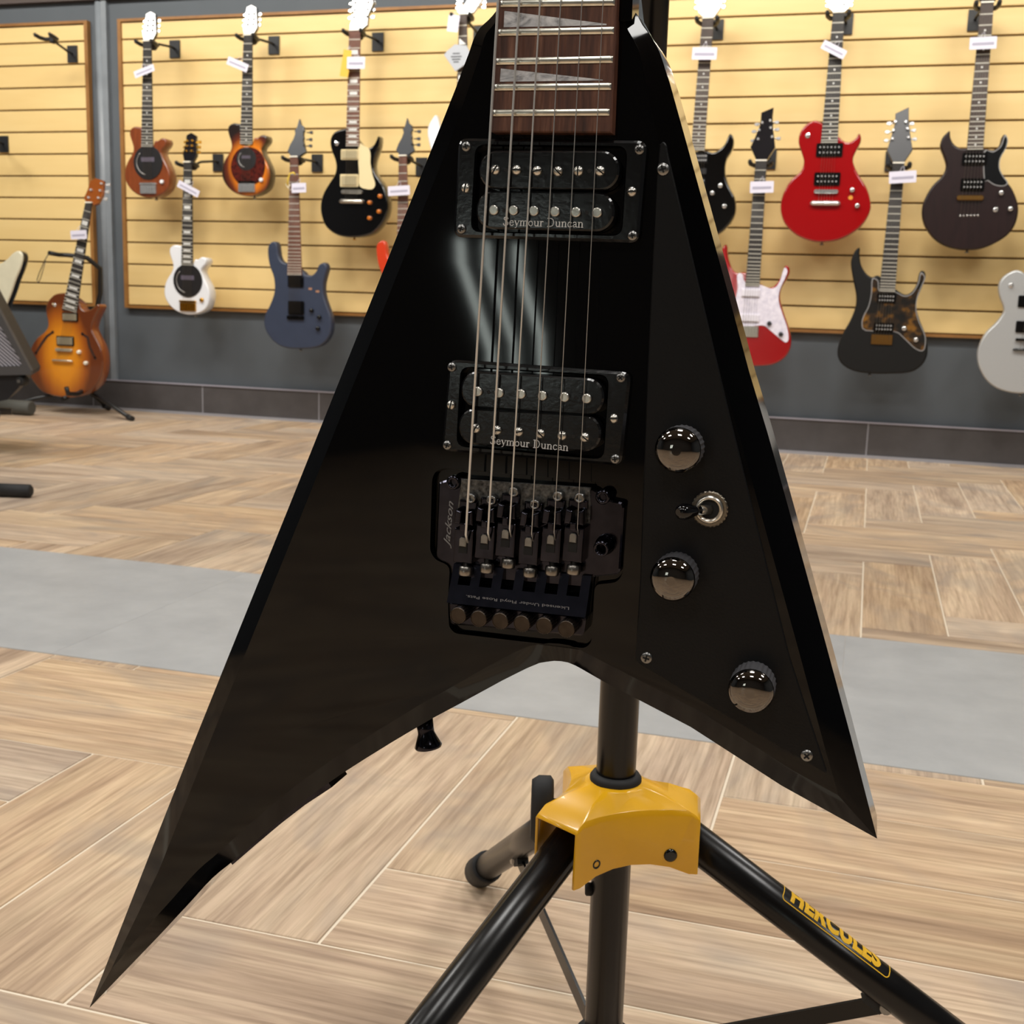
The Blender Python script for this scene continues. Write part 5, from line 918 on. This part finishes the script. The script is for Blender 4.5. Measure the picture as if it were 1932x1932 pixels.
# arm and fork that hold the neck, above the picture
nk_ = gm_ @ Vector((cxn, .535, 0)); nkx = nk_.x-PX; nky = nk_.y-PY
MB().tube([(0, 0, 1.10), (nkx*.5, nky*.5, 1.105), (nkx, nky+.05, 1.105)], .011, 12).build('neck_arm', TUBE, gs)
for s_ in (-1, 1): MB().tube([(nkx, nky+.05, 1.105), (nkx+s_*.033, nky+.03, 1.105), (nkx+s_*.037, nky-.0, 1.105), (nkx+s_*.036, nky-.03, 1.11)], .0085, 10).build('neck_fork', RUBB, gs)
HZ = .258; SLP = -.685; AZ = [122, 241, 8]
# yellow leg housing: three channels that fan out from the collar
Zc = HZ+.0; loop = []; RE = .057; HWD = .0178
arm_end = []; rivs = []
zroof = .2500; zcol = .2575
ordr = sorted(AZ)
for i, a in enumerate(ordr):
    e = Vector((math.cos(math.radians(a)), math.sin(math.radians(a)))); p = Vector((-e.y, e.x))
    r_ = e*RE-p*HWD; l_ = e*RE+p*HWD
    na = ordr[(i+1) % 3]+(360 if i == 2 else 0); am_ = math.radians((a+na)/2); em = Vector((math.cos(am_), math.sin(am_)))
    e2 = Vector((math.cos(math.radians(na)), math.sin(math.radians(na)))); p2_ = Vector((-e2.y, e2.x)); nr = e2*RE-p2_*HWD
    loop += [('end', r_), ('end', l_)]
    for t in (.06, .2, .35, .5, .65, .8, .94):
        q = l_*(1-t)**2+(em*.022)*2*t*(1-t)+nr*t*t
        loop.append((.2035+.010*(4*t*(1-t))**.8+(0 if .1 < t < .9 else -.0005), q))
    for s_, t in ((0, .2), (1, .8)):
        q = l_*(1-t)**2+(em*.022)*2*t*(1-t)+nr*t*t; dq = (em*.022-l_)*2*(1-t)+(nr-em*.022)*2*t; nn = Vector((dq.y, -dq.x)).normalized(); nn = nn if nn.dot(em) > 0 else -nn
        rivs.append((q, nn, s_))
nl = len(loop); mb = MB(); rows = []
def col_ring(r, z): return [Vector((q.normalized().x*r, q.normalized().y*r, z)) for k_, q in loop]
rows.append(col_ring(.0165, zcol+.002)); rows.append(col_ring(.0205, zcol+.001)); rows.append([Vector((q.x*.62, q.y*.62, zcol-.002)) if q.length > .035 else Vector((q.normalized().x*.0235, q.normalized().y*.0235, zcol-.0015)) for k_, q in loop])
rows.append([Vector((q.x*.95, q.y*.95, (.2465 if k_ == 'end' else zroof))) for k_, q in loop])
rows.append([Vector((q.x, q.y, (.2435 if k_ == 'end' else zroof-.004))) for k_, q in loop])
zb_ = {'end': .190, 'side': .199}
rows.append([Vector((q.x, q.y, (.2062 if k_ == 'end' else k_))) for k_, q in loop])
o_ = 0
for rw in rows: mb.v += [tuple(v_) for v_ in rw]
for k_ in range(len(rows)-1):
    for i in range(nl):
        j = (i+1) % nl
        if k_ == len(rows)-2 and loop[i][0] == 'end' and loop[j][0] == 'end': continue
        mb.f.append([k_*nl+i, k_*nl+j, (k_+1)*nl+j, (k_+1)*nl+i]); mb.sm.append(True); mb.mi.append(0)
ho = mb.build('leg_housing', YELL, gs)
sd = ho.modifiers.new('thick', 'SOLIDIFY'); sd.thickness = .0022; sd.offset = -1
bvm = ho.modifiers.new('round', 'BEVEL'); bvm.width = .0022; bvm.segments = 3; bvm.limit_method = 'ANGLE'; bvm.angle_limit = math.radians(28)
ho.data.set_sharp_from_angle(angle=math.radians(80))
MB().lathe((0, 0, zcol-.004), (0, 0, 1), [(0, .0135), (.0, .0172), (.008, .0172), (.0105, .0155), (.0108, .0133)], 32).build('collar_ring', RUBB, gs)
for i, a in enumerate(AZ):
    e = Vector((math.cos(math.radians(a)), math.sin(math.radians(a)), 0)); f_ = lambda r: e*r+Vector((0, 0, HZ+SLP*r))
    lg = MB().cyl(f_(.030), f_(.352), .0124, 24).build('leg', TUBE, gs)
    ex = (f_(.36)-f_(.3)).normalized()
    MB().lathe(f_(.325), ex, [(0, .0145), (.002, .0155), (.038, .0155), (.0415, .012)], 20).build('rubber_foot', RUBB, lg)
    p = Vector((-e.y, e.x, 0))
    # brace from the leg to the lower collar
    RB = (.222, .2, .185)[i]; b0 = f_(RB)+Vector((0, 0, -.012)); b1 = e*.018+Vector((0, 0, .062)); d_ = b1-b0; q_ = p.cross(d_).normalized()
    mb = MB(); W_ = .0062; t_ = .0011
    mb.loops([[b_+p*t_*x-q_*W_*y for x, y in ((-1, -1), (1, -1), (1, 1), (-1, 1))] for b_ in (b0-d_.normalized()*.008, b1)], smooth=False)
    mb.build('brace', TUBE, gs)
    MB().cyl(b0-p*.007, b0+p*.007, .0042, 12).build('brace_bolt', STEEL, lg)
    cl = MB(); cl.loops([[f_(RB)+ex*x_+p*y_+p.cross(ex)*z_*(1 if p.cross(ex).z < 0 else -1) for y_, z_ in ((-.005, .010), (.005, .010), (.005, .0165), (-.005, .0165))] for x_ in (-.007, .007)], smooth=False); cl.build('leg_clip', RUBB, lg)
MB().lathe((0, 0, .052), (0, 0, 1), [(0, .0135), (0, .019), (.022, .019), (.022, .0135)], 24).build('lower_collar', RUBB, gs)
for q, nn, s_ in rivs:
    MB().lathe((q.x-nn.x*.003, q.y-nn.y*.003, .219), (nn.x, nn.y, 0), [(0, .0044), (.0038, .0044), (.0046, .003)] if s_ == 1 else [(0, .0030), (.0034, .0030), (.0034, .0020), (.002, .0018)], 18).build('rivet', BLKP, ho)
# clamp knob on the left of the housing
lf = Vector((-.9588, -.284, 0)); kb = Vector((0, 0, .240))
kr = MB().cyl(kb+lf*.012, kb+lf*.045, .0042, 14).build('clamp_rod', STEEL, gs)
mb = MB(); ud = Vector((0, 0, 1)); sd_ = lf.cross(ud)
def ell(c_, r1, r2, n_=28): return [c_+ud*r1*math.cos(2*PI*j/n_)+sd_*r2*math.sin(2*PI*j/n_) for j in range(n_)]
kc = kb+lf*.041+Vector((0, 0, -.004))
mb.loops([ell(kc, .021, .012), ell(kc+lf*.002, .0240, .0145), ell(kc+lf*.010, .0240, .0145), ell(kc+lf*.0145, .021, .012)], smooth=True); mb.build('clamp_knob', RUBB, kr)
MB().lathe(Vector((0, 0, .180))+lf*.012, lf, [(0, .0045), (.004, .0045), (.005, .0035)], 14).build('pole_bolt', RUBB, pole)
# HERCULES badge printed round the right leg
e = Vector((math.cos(math.radians(AZ[2])), math.sin(math.radians(AZ[2])), 0)); f0 = e*0+Vector((0, 0, HZ)); dr = (e+Vector((0, 0, SLP))).normalized()
sidev = Vector((e.y, -e.x, 0)); upv = sidev.cross(dr) ; upv = upv if upv.z > 0 else -upv
RL = .01247
def leg_pt(s, arc, rr=RL):
    th = arc/RL; return f0+dr*s+(sidev*math.cos(th)+upv*math.sin(th))*rr
BS0, BS1, BA0, BA1 = .130, .217, .0090, .0280
badge = bpy.data.objects.new('logo_badge', None)
me = text_mesh('HERCULES', 1, 0, .055, 0, 1.08)
bm = bmesh.new(); bm.from_mesh(me); bmesh.ops.triangulate(bm, faces=bm.faces[:])
bmesh.ops.subdivide_edges(bm, edges=[e_ for e_ in bm.edges if e_.calc_length() > .3], cuts=2); bmesh.ops.triangulate(bm, faces=bm.faces[:])
xs = [v.co.x for v in bm.verts]; ys = [v.co.y for v in bm.verts]; x0, x1, y0, y1 = min(xs), max(xs), min(ys), max(ys)
m_ = .08*(BS1-BS0)
for v in bm.verts:
    s_ = BS0+m_*.9+(v.co.x-x0)/(x1-x0)*(BS1-BS0-2*m_); a_ = BA0+.0022+(v.co.y-y0)/(y1-y0)*(BA1-BA0-.0044); v.co = leg_pt(s_, a_, RL+.00018)
bm.to_mesh(me); bm.free(); me.materials.clear(); me.materials.append(YELP)
rl = [o for o in gs.children if o.name.startswith('leg.') or o.name == 'leg'][2]
lo = link('lettering', me, rl); lo['label'] = 'yellow block lettering'
fp = rrect(BS0, BA0, BS1, BA1, .003, 5); dense = []
for a, b in zip(fp, fp[1:]+fp[:1]):
    nn = max(1, int((Vector(b)-Vector(a)).length/.003))
    for j in range(nn): dense.append((a[0]+(b[0]-a[0])*j/nn, a[1]+(b[1]-a[1])*j/nn))
ins_ = inset(dense, .0007); mb = MB()
mb.loops([[leg_pt(s, a, RL+.00018) for s, a in dense], [leg_pt(s, a, RL+.00018) for s, a in ins_]], False, False, smooth=True); mb.build('badge_border', YELP, rl)
for o in bpy.data.objects:
    if o.type == 'MESH' and not o.data.materials: o.data.materials.append(BLKP)
